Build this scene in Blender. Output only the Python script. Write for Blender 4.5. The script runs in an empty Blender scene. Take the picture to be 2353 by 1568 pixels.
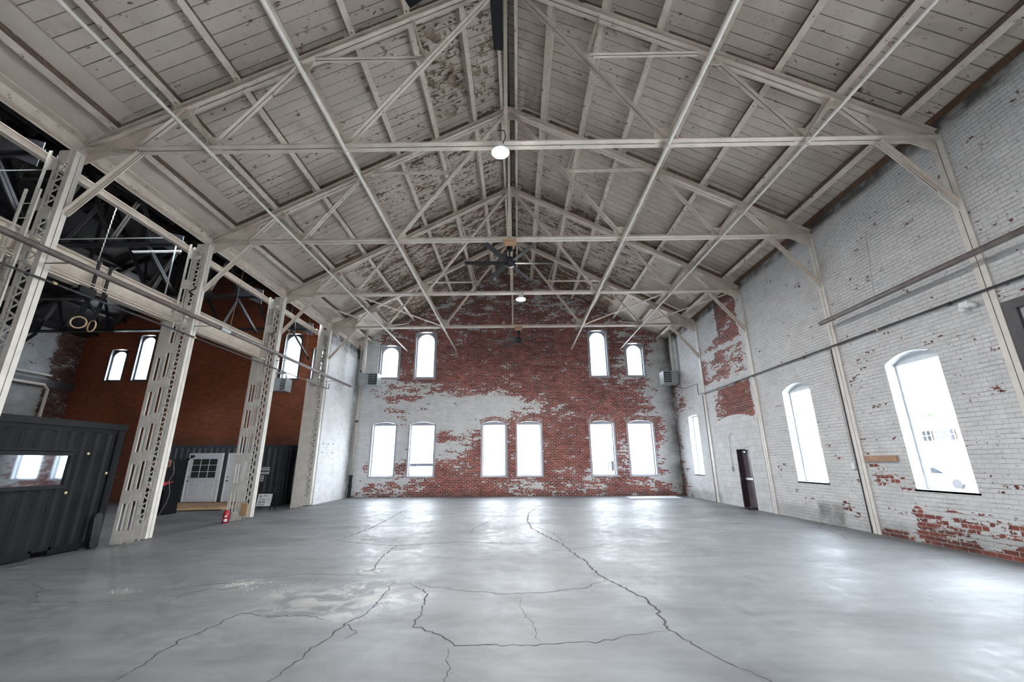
import bpy, bmesh, math, random
from mathutils import Vector, Matrix
random.seed(7)
S = bpy.context.scene
COL = S.collection
PI = math.pi
# ---------------------------------------------------------------- camera model
F, PITCH, YAW, ROLL = 958.06, .2832, -.0115, -.0069
W, H = 2353, 1568
CAM = Vector((0, 0, 1.6))
FW = Vector((math.sin(YAW)*math.cos(PITCH), math.cos(YAW)*math.cos(PITCH), math.sin(PITCH)))
RT = Vector((math.cos(YAW), -math.sin(YAW), 0)); UP = RT.cross(FW)
RT, UP = RT*math.cos(ROLL)+UP*math.sin(ROLL), UP*math.cos(ROLL)-RT*math.sin(ROLL)
def at(ax, v, x, y):
    """the point where the sight line of photo pixel (x, y) meets the plane ax = v"""
    d = FW + RT*((x-W/2)/F) - UP*((y-H/2)/F)
    i = 'XYZ'.index(ax)
    return CAM + d*((v-CAM[i])/d[i])
cd = bpy.data.cameras.new('camera'); cam = bpy.data.objects.new('camera', cd); COL.objects.link(cam)
cam.matrix_world = Matrix(((RT.x, UP.x, -FW.x, CAM.x), (RT.y, UP.y, -FW.y, CAM.y), (RT.z, UP.z, -FW.z, CAM.z), (0, 0, 0, 1)))
cd.sensor_fit = 'HORIZONTAL'; cd.sensor_width = 36; cd.lens = F/W*36; cd.clip_end = 300; cd.clip_start = .05
S.camera = cam
# ---------------------------------------------------------------- node helpers
class NT:
    def __init__(s, name):
        s.m = bpy.data.materials.new(name); s.m.use_nodes = True; s.t = s.m.node_tree; s.t.nodes.clear()
        s.out = s.t.nodes.new('ShaderNodeOutputMaterial')
    def n(s, typ, ins=None, **kw):
        nd = s.t.nodes.new('ShaderNode'+typ)
        for k, v in kw.items(): setattr(nd, k, v)
        for k, v in (ins or {}).items(): s.set(nd.inputs[k], v)
        return nd
    def set(s, sock, v):
        if isinstance(v, bpy.types.NodeSocket): s.t.links.new(v, sock)
        elif isinstance(v, bpy.types.Node): s.t.links.new(v.outputs[0], sock)
        else:
            if sock.type == 'RGBA' and len(v) == 3: v = (*v, 1)
            sock.default_value = v
    def math(s, op, a, b=0.0, c=None, clamp=False):
        nd = s.t.nodes.new('ShaderNodeMath'); nd.operation = op; nd.use_clamp = clamp
        s.set(nd.inputs[0], a); s.set(nd.inputs[1], b)
        if c is not None: s.set(nd.inputs[2], c)
        return nd.outputs[0]
    def mix(s, f, a, b, mode='MIX'):
        nd = s.t.nodes.new('ShaderNodeMix'); nd.data_type = 'RGBA'; nd.blend_type = mode
        s.set(nd.inputs[0], f); s.set(nd.inputs[6], a); s.set(nd.inputs[7], b)
        return nd.outputs[2]
    def ramp(s, f, lo, hi, a=0.0, b=1.0, smooth=True):
        nd = s.n('MapRange', {'Value': f, 'From Min': lo, 'From Max': hi, 'To Min': a, 'To Max': b})
        nd.interpolation_type = 'SMOOTHSTEP' if smooth else 'LINEAR'
        return nd.outputs[0]
    def noise(s, vec, scale, detail=4, rough=.55, dist=0.0):
        return s.n('TexNoise', {'Vector': vec, 'Scale': scale, 'Detail': detail, 'Roughness': rough, 'Distortion': dist}).outputs[0]
    def comb(s, x, y, z=0.0): return s.n('CombineXYZ', {0: x, 1: y, 2: z}).outputs[0]
    def bsdf(s, col, rough=.6, metal=0.0, bump=None, bstr=.3, bdist=.01, spec=.5):
        b = s.n('BsdfPrincipled', {'Base Color': col, 'Roughness': rough, 'Metallic': metal, 'Specular IOR Level': spec})
        if bump is not None:
            bp = s.n('Bump', {'Height': bump, 'Strength': bstr, 'Distance': bdist}); s.set(b.inputs['Normal'], bp.outputs[0])
        s.t.links.new(b.outputs[0], s.out.inputs[0]); return b
def simple(name, col, rough=.6, metal=0.0, var=.12, scale=6, bump=.0, stain=None, stain_amt=.6, spec=.5):
    s = NT(name); o = s.n('TexCoord').outputs['Object']
    nz = s.noise(o, scale, 5); k = s.ramp(nz, .3, .7, 1-var, 1+var, False)
    c = s.mix(1.0, col, s.comb(k, k, k), 'MULTIPLY')
    if stain:
        m = s.ramp(s.noise(o, scale*1.7, 7, .7, .4), stain_amt, stain_amt+.05); c = s.mix(m, c, stain)
    s.bsdf(c, rough, metal, bump=nz if bump else None, bstr=bump, spec=spec)
    return s.m
M = {}
M['cream'] = simple('cream_steel_paint', (.62, .55, .475), .55, var=.12, scale=3, stain=(.20, .13, .085), stain_amt=.64)
M['white_steel'] = simple('white_steel_paint', (.64, .61, .56), .5, var=.1, scale=4, stain=(.16, .10, .075), stain_amt=.66)
M['wood_cream'] = simple('painted_purlin_wood', (.62, .55, .47), .7, var=.12, scale=5, stain=(.13, .075, .045), stain_amt=.60)
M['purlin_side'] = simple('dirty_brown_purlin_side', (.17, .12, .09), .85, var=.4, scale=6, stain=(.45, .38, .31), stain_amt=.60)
M['wood_brown'] = simple('bare_brown_wood', (.13, .075, .045), .8, var=.35, scale=9)
M['wood_block'] = simple('new_wood_block', (.52, .33, .19), .7, var=.15, scale=20)
M['lumber'] = simple('pale_lumber', (.50, .36, .20), .7, var=.12, scale=12)
M['black'] = simple('black_paint', (.009, .010, .012), .55, var=.3, spec=.25)
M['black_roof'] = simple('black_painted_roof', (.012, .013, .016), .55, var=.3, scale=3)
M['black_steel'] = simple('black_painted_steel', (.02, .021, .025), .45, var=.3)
M['cont'] = simple('charcoal_container_paint', (.0065, .007, .009), .55, var=.35, scale=2.5, stain=(.015, .015, .017), stain_amt=.62, spec=.22)
M['cont2'] = simple('slate_container_paint', (.05, .058, .068), .5, var=.25, scale=2.5, stain=(.02, .02, .02), stain_amt=.62)
M['rail'] = simple('weathered_dark_pipe', (.12, .10, .095), .5, var=.3, scale=7, stain=(.18, .10, .06), stain_amt=.58)
M['dark_pipe'] = simple('dark_iron_pipe', (.035, .035, .04), .45, var=.3)
M['grey_metal'] = simple('grey_sheet_metal', (.30, .33, .34), .45, var=.12)
M['galv'] = simple('galvanised_conduit', (.55, .60, .60), .35, .3, var=.1)
M['white_paint'] = simple('white_door_paint', (.62, .66, .70), .4, var=.06)
M['frame_grey'] = simple('grey_window_frame_paint', (.36, .37, .41), .5, var=.08)
M['frame_white'] = simple('white_window_frame_paint', (.60, .63, .65), .5, var=.05)
M['arch_brick'] = simple('worn_arch_bricks', (.21, .062, .046), .8, var=.35, scale=12, stain=(.58, .57, .57), stain_amt=.50)
M['arch_white'] = simple('white_painted_arch_bricks', (.58, .585, .59), .8, var=.12, scale=9, stain=(.12, .06, .05), stain_amt=.64)
M['reveal'] = simple('painted_window_reveal', (.50, .52, .54), .6, var=.08)
M['frame_dark'] = simple('dark_window_frame_paint', (.05, .05, .06), .5, var=.1)
M['maroon'] = simple('dark_maroon_door_paint', (.035, .018, .024), .35, var=.25)
M['door_leaf'] = simple('worn_plum_door_paint', (.13, .11, .13), .3, var=.3, scale=3)
M['steel'] = simple('bright_steel', (.75, .76, .78), .3, .6, var=.05)
M['brass'] = simple('brass', (.75, .60, .35), .35, .8, var=.1)
M['red'] = simple('red_enamel', (.42, .015, .02), .3, var=.15)
M['redtop'] = simple('red_control_panel', (.35, .06, .08), .4, var=.2)
M['label_white'] = simple('white_label', (.75, .76, .76), .5, var=.04)
M['print_dark'] = simple('dark_print', (.05, .05, .055), .6, var=.1)
M['print_grey'] = simple('grey_print', (.30, .32, .34), .6, var=.2, scale=14)
M['ring'] = simple('birch_ring_wood', (.62, .44, .26), .45, var=.15, scale=20)
M['strap'] = simple('black_webbing', (.015, .015, .018), .8)
M['rope'] = simple('pale_chain_metal', (.42, .40, .36), .5, .3)
M['board'] = simple('raw_plywood', (.36, .22, .14), .75, var=.2, scale=8)
M['cardboard'] = simple('kraft_cardboard', (.42, .27, .14), .8, var=.1)
M['plate'] = simple('pale_floor_sheet', (.46, .48, .50), .4, var=.1)
M['drain'] = simple('beige_drain_pipe', (.50, .46, .40), .5, var=.12)
M['crack'] = simple('crack_fill_dirt', (.045, .043, .042), .95, var=.3, scale=20)  # dark dirt filling the floor cracks
M['chip'] = simple('loose_concrete', (.30, .30, .29), .9, var=.2, scale=15)
M['tarp'] = simple('black_tarp', (.012, .012, .015), .5, var=.4, scale=4)
M['flake'] = simple('curled_paint_flakes', (.33, .265, .195), .8, var=.3, scale=8)
M['ext_white'] = simple('white_render', (.75, .76, .76), .8, var=.04)
M['ext_brick'] = simple('tan_brick', (.16, .085, .065), .9, var=.15, scale=2)
M['ext_dark'] = simple('dark_glazing', (.012, .014, .018), .5, spec=.1)
M['car_paint'] = simple('white_car_paint', (.78, .78, .79), .2, var=.02)
M['tyre'] = simple('tyre_rubber', (.03, .03, .032), .8)
M['leaf'] = simple('leaf_green', (.10, .17, .06), .8, var=.4, scale=3)
M['ground'] = simple('outside_concrete', (.72, .72, .71), .9, var=.1, scale=.6)
def emis(name, col, st):
    s = NT(name); e = s.n('Emission', {'Color': col, 'Strength': st}); s.t.links.new(e.outputs[0], s.out.inputs[0]); return s.m
M['lamp'] = emis('lit_lamp_lens', (1, .98, .95), 60)
M['led_red'] = emis('lit_red_button', (1, .05, .04), 3)
M['led_blue'] = emis('lit_blue_button', (.25, .45, 1), 2)
def glass(name, tint, gloss=.06):
    s = NT(name)
    t = s.n('BsdfTransparent', {'Color': tint}); g = s.n('BsdfGlossy', {'Color': (.9, .95, 1), 'Roughness': .03})
    fc = s.n('LayerWeight', {'Blend': .5}).outputs['Facing']
    fr = s.math('ADD', s.math('MULTIPLY', s.math('POWER', fc, 5.0), .55), .03); mx = s.n('MixShader', {0: fr, 1: t, 2: g})
    s.t.links.new(mx.outputs[0], s.out.inputs[0]); return s.m
M['glass'] = glass('window_glass', (.74, .755, .77))
M['glass_dark'] = simple('dark_container_glass', (.02, .022, .025), .04, var=.05, spec=1.0)
# mirror like container window: dark room behind the pane, bright room in front
s = NT('reflective_container_window'); s.bsdf((.42, .45, .48), .03, 1.0); M['glass_mirror'] = s.m
# ---------------------------------------------------------------- brick
def brick(name, ax, c1, c2, mort, white, dark=(.06, .022, .02), streak=1.0, wmort=.70, grime=.0, var=(.55, 1.3)):
    s = NT(name)
    o = s.n('TexCoord').outputs['Object']; sp = s.n('SeparateXYZ', {0: o})
    u = sp.outputs['XYZ'.index(ax)]; v = sp.outputs[2]
    uv = s.comb(u, v)
    wob = s.math('MULTIPLY', s.math('SUBTRACT', s.noise(uv, 1.6, 2), .5), .014)
    v2 = s.math('ADD', v, wob)
    br = s.n('TexBrick', {'Vector': s.comb(u, v2), 'Color1': c1, 'Color2': c2, 'Mortar': mort, 'Scale': 1.0, 'Mortar Size': .0075, 'Mortar Smooth': .25, 'Bias': -.1, 'Brick Width': .235, 'Row Height': .08})
    br.offset = .5
    row = s.math('FLOOR', s.math('DIVIDE', v2, .08)); off = s.math('MULTIPLY', s.math('MODULO', row, 2.0), .5)
    colm = s.math('FLOOR', s.math('ADD', s.math('DIVIDE', u, .235), off))
    wn = s.n('TexWhiteNoise', {'Vector': s.comb(colm, row)}, noise_dimensions='2D').outputs[0]
    n1 = s.ramp(s.noise(s.comb(s.math('MULTIPLY', u, 1.0), s.math('MULTIPLY', v, 2.6)), 1.15, 9, .66, .25), .32, .68, 0, 1, False)
    n2 = s.ramp(s.noise(s.comb(s.math('MULTIPLY', u, 1.0), s.math('MULTIPLY', v, 1.6)), 9.0, 5, .6), .3, .7, 0, 1, False)
    n = s.math('ADD', s.math('ADD', s.math('MULTIPLY', n1, .46), s.math('MULTIPLY', wn, .22)), s.math('MULTIPLY', n2, .32))
    # paint holds in the mortar joints a little longer
    n = s.math('SUBTRACT', n, s.math('MULTIPLY', br.outputs['Fac'], .16))
    n = s.ramp(n, .17, .83, 0, 1, False)
    P = s.n('Attribute', attribute_name='paint').outputs['Fac']
    mask = s.ramp(s.math('SUBTRACT', P, n), -.012, .012)
    rv = s.ramp(wn, 0, 1, var[0], var[1], False)
    red = s.mix(1.0, br.outputs['Color'], s.comb(rv, rv, rv), 'MULTIPLY')
    big = s.ramp(s.noise(uv, .45, 4), .3, .7, .72, 1.15, False)
    red = s.mix(1.0, red, s.comb(big, big, big), 'MULTIPLY')
    red = s.mix(s.ramp(P, .55, .95, 0, .75), red, dark)
    wv = s.ramp(s.noise(uv, 2.2, 7, .65), .3, .7, .86, 1.05, False)
    fv = s.math('FRACT', s.math('DIVIDE', v2, .08)); dl = s.math('MINIMUM', fv, s.math('SUBTRACT', 1.0, fv))
    hl = s.math('MULTIPLY', s.ramp(dl, .02, .10, 1, 0), s.ramp(s.noise(s.comb(s.math('MULTIPLY', u, 1.0), row), 2.2, 4, .6), .42, .62))
    jt = s.math('MAXIMUM', hl, s.math('MULTIPLY', br.outputs['Fac'], .35))
    wv = s.math('MULTIPLY', wv, s.ramp(jt, 0, 1, 1.0, wmort))
    wv = s.math('MULTIPLY', wv, s.ramp(wn, 0, 1, .93, 1.03, False))
    wh = s.mix(1.0, white, s.comb(wv, wv, wv), 'MULTIPLY')
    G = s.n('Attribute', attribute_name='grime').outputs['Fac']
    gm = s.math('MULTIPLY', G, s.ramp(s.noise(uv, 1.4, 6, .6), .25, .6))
    sk = s.math('MULTIPLY', s.ramp(s.noise(s.comb(s.math('MULTIPLY', u, 1.0), s.math('MULTIPLY', v, 1.8)), 8.0, 5, .62, .4), .645, .68), .75)
    wh = s.mix(sk, wh, (.13, .105, .095))
    sm_ = s.math('MULTIPLY', s.ramp(s.noise(uv, 1.1, 6, .6), .52, .75), .28); wh = s.mix(sm_, wh, (.27, .26, .25))
    c = s.mix(mask, red, wh)
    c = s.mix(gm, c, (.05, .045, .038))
    h = s.math('ADD', s.math('MULTIPLY', s.math('SUBTRACT', 1.0, br.outputs['Fac']), 1.0), s.math('ADD', s.math('MULTIPLY', mask, .5), s.math('MULTIPLY', n2, .35)))
    s.bsdf(c, .75, bump=h, bstr=.55, bdist=.012, spec=.3)
    return s.m
M['brick_back'] = brick('red_brick_with_old_white_paint_back', 'X', (.265, .070, .050), (.185, .048, .038), (.52, .40, .38), (.67, .68, .69), wmort=.62)
M['brick_right'] = brick('white_painted_brick_side', 'Y', (.23, .060, .038), (.15, .040, .03), (.34, .24, .22), (.62, .625, .63), wmort=.30)
M['brick_left'] = brick('white_painted_brick_stub', 'Y', (.2, .06, .04), (.15, .05, .03), (.3, .2, .18), (.78, .79, .80), wmort=.8)
M['brick_aisle'] = brick('orange_brick_aisle', 'X', (.30, .088, .040), (.26, .078, .038), (.10, .055, .04), (.30, .24, .20), var=(.82, 1.12))
M['brick_aisle_side'] = brick('aisle_side_brick', 'Y', (.12, .045, .035), (.08, .03, .025), (.10, .07, .06), (.45, .47, .49))
# concrete blocks
s = NT('white_painted_block'); o = s.n('TexCoord').outputs['Object']; sp = s.n('SeparateXYZ', {0: o})
uv = s.comb(sp.outputs[1], sp.outputs[2])
br = s.n('TexBrick', {'Vector': uv, 'Color1': (.60, .61, .61), 'Color2': (.53, .54, .54), 'Mortar': (.36, .36, .36), 'Scale': 1.0, 'Mortar Size': .006, 'Mortar Smooth': .2, 'Brick Width': .42, 'Row Height': .21})
k = s.ramp(s.noise(uv, 3, 7, .65), .3, .7, .85, 1.06, False)
c = s.mix(1.0, br.outputs['Color'], s.comb(k, k, k), 'MULTIPLY')
c = s.mix(s.ramp(s.noise(uv, 8, 6, .7), .64, .68), c, (.16, .15, .14))
s.bsdf(c, .75, bump=s.math('SUBTRACT', k, br.outputs['Fac']), bstr=.4); M['block'] = s.m
# ---------------------------------------------------------------- roof boards
def deck(name, base, bare, groove=.30, pitch=.165):
    s = NT(name); o = s.n('TexCoord').outputs['Object']; sp = s.n('SeparateXYZ', {0: o})
    x, y = sp.outputs[0], sp.outputs[1]
    q = s.math('DIVIDE', y, pitch); fr = s.math('FRACT', q); idx = s.math('FLOOR', q)
    edge = s.math('MINIMUM', fr, s.math('SUBTRACT', 1.0, fr))
    wn = s.n('TexWhiteNoise', {'W': idx}, noise_dimensions='1D').outputs[0]
    joint = s.math('FLOOR', s.math('DIVIDE', s.math('ADD', x, s.math('MULTIPLY', wn, 3.0)), 3.4))
    wn2 = s.n('TexWhiteNoise', {'Vector': s.comb(idx, joint)}, noise_dimensions='2D').outputs[0]
    gw = s.ramp(wn2, 0, 1, .012, .038, False)
    line = s.ramp(s.math('SUBTRACT', edge, gw), -.012, .012, 1, 0)
    gn = s.ramp(s.noise(s.comb(s.math('MULTIPLY', x, .8), idx), 1.0, 3), .3, .6, .35, 1)
    line = s.math('MULTIPLY', line, gn)
    n1 = s.ramp(s.noise(s.comb(s.math('MULTIPLY', x, 1.0), s.math('MULTIPLY', y, 3.0)), 1.5, 9, .68, .5), .30, .70, 0, 1, False)
    n2 = s.ramp(s.noise(s.comb(s.math('MULTIPLY', x, 1.0), s.math('MULTIPLY', y, 1.8)), 8.0, 6, .62, .6), .3, .7, 0, 1, False)
    n = s.ramp(s.math('ADD', s.math('MULTIPLY', n1, .55), s.math('MULTIPLY', n2, .45)), .15, .85, 0, 1, False)
    n = s.math('ADD', n, s.math('MULTIPLY', s.math('SUBTRACT', wn2, .5), .12))
    P = s.n('Attribute', attribute_name='paint').outputs['Fac']
    mask = s.ramp(s.math('SUBTRACT', P, n), -.015, .015)
    kv = s.math('MULTIPLY', s.ramp(s.noise(o, 1.3, 6, .6), .3, .7, .88, 1.08, False), s.ramp(wn2, 0, 1, .93, 1.05, False))
    pc = s.mix(1.0, base, s.comb(kv, kv, kv), 'MULTIPLY')
    bn = s.ramp(n2, 0, 1, .45, 1.5, False); bc = s.mix(1.0, bare, s.comb(bn, bn, bn), 'MULTIPLY')
    c = s.mix(mask, bc, pc)
    nk = s.math('MULTIPLY', s.ramp(s.noise(s.comb(s.math('MULTIPLY', x, 1.0), s.math('MULTIPLY', y, 1.7)), 17.0, 4, .6, .8), .655, .69), .8)
    c = s.mix(nk, c, (.10, .07, .05))
    dg = s.math('MULTIPLY', s.ramp(s.noise(o, .9, 6, .65, .5), .50, .74), .35); c = s.mix(dg, c, (.20, .16, .125))
    c = s.mix(s.math('MULTIPLY', line, .88), c, (.035, .026, .02))
    # nail heads
    ny = s.math('ABSOLUTE', s.math('SUBTRACT', fr, .3)); nx = s.math('FRACT', s.math('DIVIDE', x, .98))
    hd = s.math('MULTIPLY', s.math('LESS_THAN', ny, .07), s.math('LESS_THAN', nx, .012)); c = s.mix(s.math('MULTIPLY', hd, .6), c, (.1, .06, .04))
    h = s.math('SUBTRACT', s.math('MULTIPLY', mask, .4), line)
    s.bsdf(c, .75, bump=h, bstr=.6, bdist=.012, spec=.25); return s.m
M['deck'] = deck('peeling_cream_roof_boards', (.535, .475, .41), (.14, .088, .055), pitch=.255)
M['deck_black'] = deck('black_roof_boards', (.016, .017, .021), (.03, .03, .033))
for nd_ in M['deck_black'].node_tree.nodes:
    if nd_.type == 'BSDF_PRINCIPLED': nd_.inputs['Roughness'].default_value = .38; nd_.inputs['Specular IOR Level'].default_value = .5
M['panel'] = simple('smooth_painted_panel', (.56, .50, .43), .7, var=.07, scale=1.6)
# ---------------------------------------------------------------- concrete floor
s = NT('worn_grey_concrete'); o = s.n('TexCoord').outputs['Object']; sp = s.n('SeparateXYZ', {0: o})
x, y = sp.outputs[0], sp.outputs[1]
A = s.n('Attribute', attribute_name='paint').outputs['Fac']
n1 = s.noise(s.comb(x, s.math('MULTIPLY', y, 1.3)), .55, 8, .62, .6)
n2 = s.noise(o, 5.0, 8, .68, .3)
n3 = s.noise(o, 46.0, 3, .6)
k = s.math('ADD', s.ramp(n1, .3, .7, .74, 1.18, False), s.ramp(n2, .3, .7, -.13, .13, False))
stk = s.noise(s.comb(s.math('MULTIPLY', x, .5), s.math('MULTIPLY', y, 2.4)), 1.6, 7, .65, .4); k = s.math('ADD', k, s.ramp(stk, .35, .65, -.10, .10, False))
c = s.mix(1.0, (.165, .173, .184), s.comb(k, k, k), 'MULTIPLY')
pit = s.math('MULTIPLY', s.ramp(n3, .66, .72), s.ramp(s.noise(o, .8, 3), .42, .6))
c = s.mix(s.math('MULTIPLY', pit, .7), c, (.10, .10, .10))
lite = s.math('MULTIPLY', A, s.ramp(s.noise(o, 2.6, 8, .7, 1.2), .42, .55))
c = s.mix(s.math('MULTIPLY', lite, .8), c, (.40, .40, .39))
vr = s.n('TexVoronoi', {'Vector': s.n('VectorMath', {0: o, 1: s.n('VectorMath', {0: s.n('TexNoise', {'Vector': o, 'Scale': 1.5, 'Detail': 5}).outputs['Color'], 1: (.9, .9, .9)}, operation='MULTIPLY').outputs[0]}, operation='ADD').outputs[0], 'Scale': .21}, feature='DISTANCE_TO_EDGE').outputs[0]
hair = s.math('MULTIPLY', s.ramp(vr, .0, .0022, 1, 0), s.ramp(s.noise(o, .7, 3), .46, .56))
c = s.mix(s.math('MULTIPLY', hair, .45), c, (.07, .068, .066))
rg = s.math('ADD', s.ramp(n2, .3, .7, .36, .62, False), s.ramp(n1, .3, .7, .10, -.05, False))
h = s.math('ADD', s.math('ADD', s.math('MULTIPLY', n2, .5), s.math('MULTIPLY', pit, -.25)), s.math('MULTIPLY', s.math('ADD', hair, lite), -.3))
s.bsdf(c, rg, bump=h, bstr=.35, bdist=.012, spec=.34); M['floor'] = s.m
# ---------------------------------------------------------------- geometry helpers
class MB:
    def __init__(s): s.v = []; s.f = []; s.smooth = False
    def add(s, vs, fs):
        b = len(s.v); s.v += [tuple(v) for v in vs]; s.f += [tuple(i+b for i in f) for f in fs]; return s
    def box(s, x0, x1, y0, y1, z0, z1):
        vs = [(x, y, z) for z in (z0, z1) for y in (y0, y1) for x in (x0, x1)]
        return s.add(vs, [(0, 2, 3, 1), (4, 5, 7, 6), (0, 1, 5, 4), (2, 6, 7, 3), (0, 4, 6, 2), (1, 3, 7, 5)])
    def bar(s, p, q, w, d, wdir=(0, 1, 0), ow=0.0, od=0.0):
        """rectangular bar from p to q; w along wdir, d across; ow/od offsets"""
        p, q = Vector(p), Vector(q); a = (q-p).normalized(); wd = Vector(wdir); wd = (wd-a*wd.dot(a)).normalized(); dd = a.cross(wd)
        vs = [e+wd*(ow+i*w/2)+dd*(od+j*d/2) for e in (p, q) for i, j in ((-1, -1), (1, -1), (1, 1), (-1, 1))]
        return s.add(vs, [(3, 2, 1, 0), (4, 5, 6, 7), (0, 1, 5, 4), (1, 2, 6, 5), (2, 3, 7, 6), (3, 0, 4, 7)])
    def tube(s, pts, r, n=10, cap=True):
        pts = [Vector(p) for p in pts]; b = len(s.v); prev = None
        for i, p in enumerate(pts):
            a = (pts[min(i+1, len(pts)-1)]-pts[max(i-1, 0)]).normalized()
            if prev is None: u = a.orthogonal().normalized()
            else: u = (prev-a*prev.dot(a)).normalized()
            prev = u; w = a.cross(u); rr = r[i] if isinstance(r, (list, tuple)) else r
            s.v += [tuple(p+(u*math.cos(2*PI*k/n)+w*math.sin(2*PI*k/n))*rr) for k in range(n)]
        for i in range(len(pts)-1):
            for k in range(n):
                s.f.append((b+i*n+k, b+i*n+(k+1) % n, b+(i+1)*n+(k+1) % n, b+(i+1)*n+k))
        if cap: s.f.append(tuple(b+k for k in reversed(range(n)))); s.f.append(tuple(b+(len(pts)-1)*n+k for k in range(n)))
        return s
    def lathe(s, c, prof, n=20, axis='Z'):
        c = Vector(c); b = len(s.v)
        for r, h in prof:
            for k in range(n):
                a = 2*PI*k/n; p = (r*math.cos(a), r*math.sin(a), h)
                if axis == 'X': p = (h, p[0], p[1])
                if axis == 'Y': p = (p[0], h, p[1])
                s.v.append(tuple(c+Vector(p)))
        for i in range(len(prof)-1):
            for k in range(n): s.f.append((b+i*n+k, b+i*n+(k+1) % n, b+(i+1)*n+(k+1) % n, b+(i+1)*n+k))
        s.f.append(tuple(b+k for k in reversed(range(n)))); s.f.append(tuple(b+(len(prof)-1)*n+k for k in range(n)))
        return s
    def prism(s, pts, dvec):
        n = len(pts); d = Vector(dvec); vs = [Vector(p) for p in pts]; vs += [p+d for p in vs]
        return s.add(vs, [tuple(reversed(range(n))), tuple(range(n, 2*n))]+[(i, (i+1) % n, n+(i+1) % n, n+i) for i in range(n)])
    def angle(s, p, q, leg=.08, t=.012, gap=.018, up=1, flat_low=True):
        """pair of steel angles back to back with a slit between (plane of the truss is XZ)"""
        p, q = Vector(p), Vector(q); a = (q-p).normalized(); dd = a.cross(Vector((0, 1, 0)))
        if dd.z < 0: dd = -dd
        sgn = dd if flat_low else -dd
        for sd in (-1, 1):
            s.bar(p, q, leg, t, ow=sd*(gap/2+leg/2))
            o = sgn*(leg/2)
            s.bar(p+o, q+o, t, leg, ow=sd*(gap/2+t/2))
        return s
    def build(s, name, m, parent=None, loc=None, smooth=False):
        me = bpy.data.meshes.new(name)
        vs = s.v if loc is None else [tuple(Vector(v)-Vector(loc)) for v in s.v]
        me.from_pydata(vs, [], s.f); me.update()
        bm = bmesh.new(); bm.from_mesh(me); bmesh.ops.recalc_face_normals(bm, faces=bm.faces); bm.to_mesh(me); bm.free()
        if smooth:
            for p in me.polygons: p.use_smooth = True
        ob = bpy.data.objects.new(name, me); COL.objects.link(ob)
        if m: me.materials.append(M[m] if isinstance(m, str) else m)
        if parent is not None:
            ob.parent = parent
            ob.matrix_parent_inverse = Matrix.Identity(4)
            if parent_loc(parent) is not None:
                off = parent_loc(parent)
                for v in me.vertices: v.co -= off
        elif loc is not None: ob.location = loc
        return ob
LOCS = {}
def parent_loc(o):
    off = Vector((0, 0, 0)); p = o; hit = False
    while p is not None:
        off += p.location; p = p.parent; hit = True
    return off
def tag(o, label=None, cat=None, group=None, kind=None):
    if label: o['label'] = label
    if cat: o['category'] = cat
    if group: o['group'] = group
    if kind: o['kind'] = kind
    return o
def thing(name, label, cat, loc=(0, 0, 0), group=None):
    o = bpy.data.objects.new(name, None); COL.objects.link(o); o.location = loc; o.empty_display_size = .2
    return tag(o, label, cat, group)
def copy_tree(o, parent=None):
    c = o.copy(); COL.objects.link(c)
    if parent is not None: c.parent = parent
    for ch in list(o.children): copy_tree(ch, c)
    return c
def one(name, mb, m, label, cat, group=None, smooth=False, loc=None):
    """single mesh thing with its origin on itself"""
    if loc is None:
        xs = [v[0] for v in mb.v]; ys = [v[1] for v in mb.v]; zs = [v[2] for v in mb.v]
        loc = ((min(xs)+max(xs))/2, (min(ys)+max(ys))/2, min(zs))
    return tag(mb.build(name, m, loc=loc, smooth=smooth), label, cat, group)
ORD = ['first', 'second', 'third', 'fourth', 'fifth', 'sixth', 'seventh', 'eighth']
# ---------------------------------------------------------------- dimensions
XR, XL, YB, YF = 8.07, -8.45, 21.68, -4.0
TY = [6.70, 10.28, 14.10, 17.99]
AX, AXL = -16.15, -23.7
ZC = 7.5
def zch(x, c=-.17): return 12.0-.53*abs(x-c)            # centre line of the top chords
def zdeck(x, c=-.17): return 12.30-.53*abs(x-c)
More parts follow.
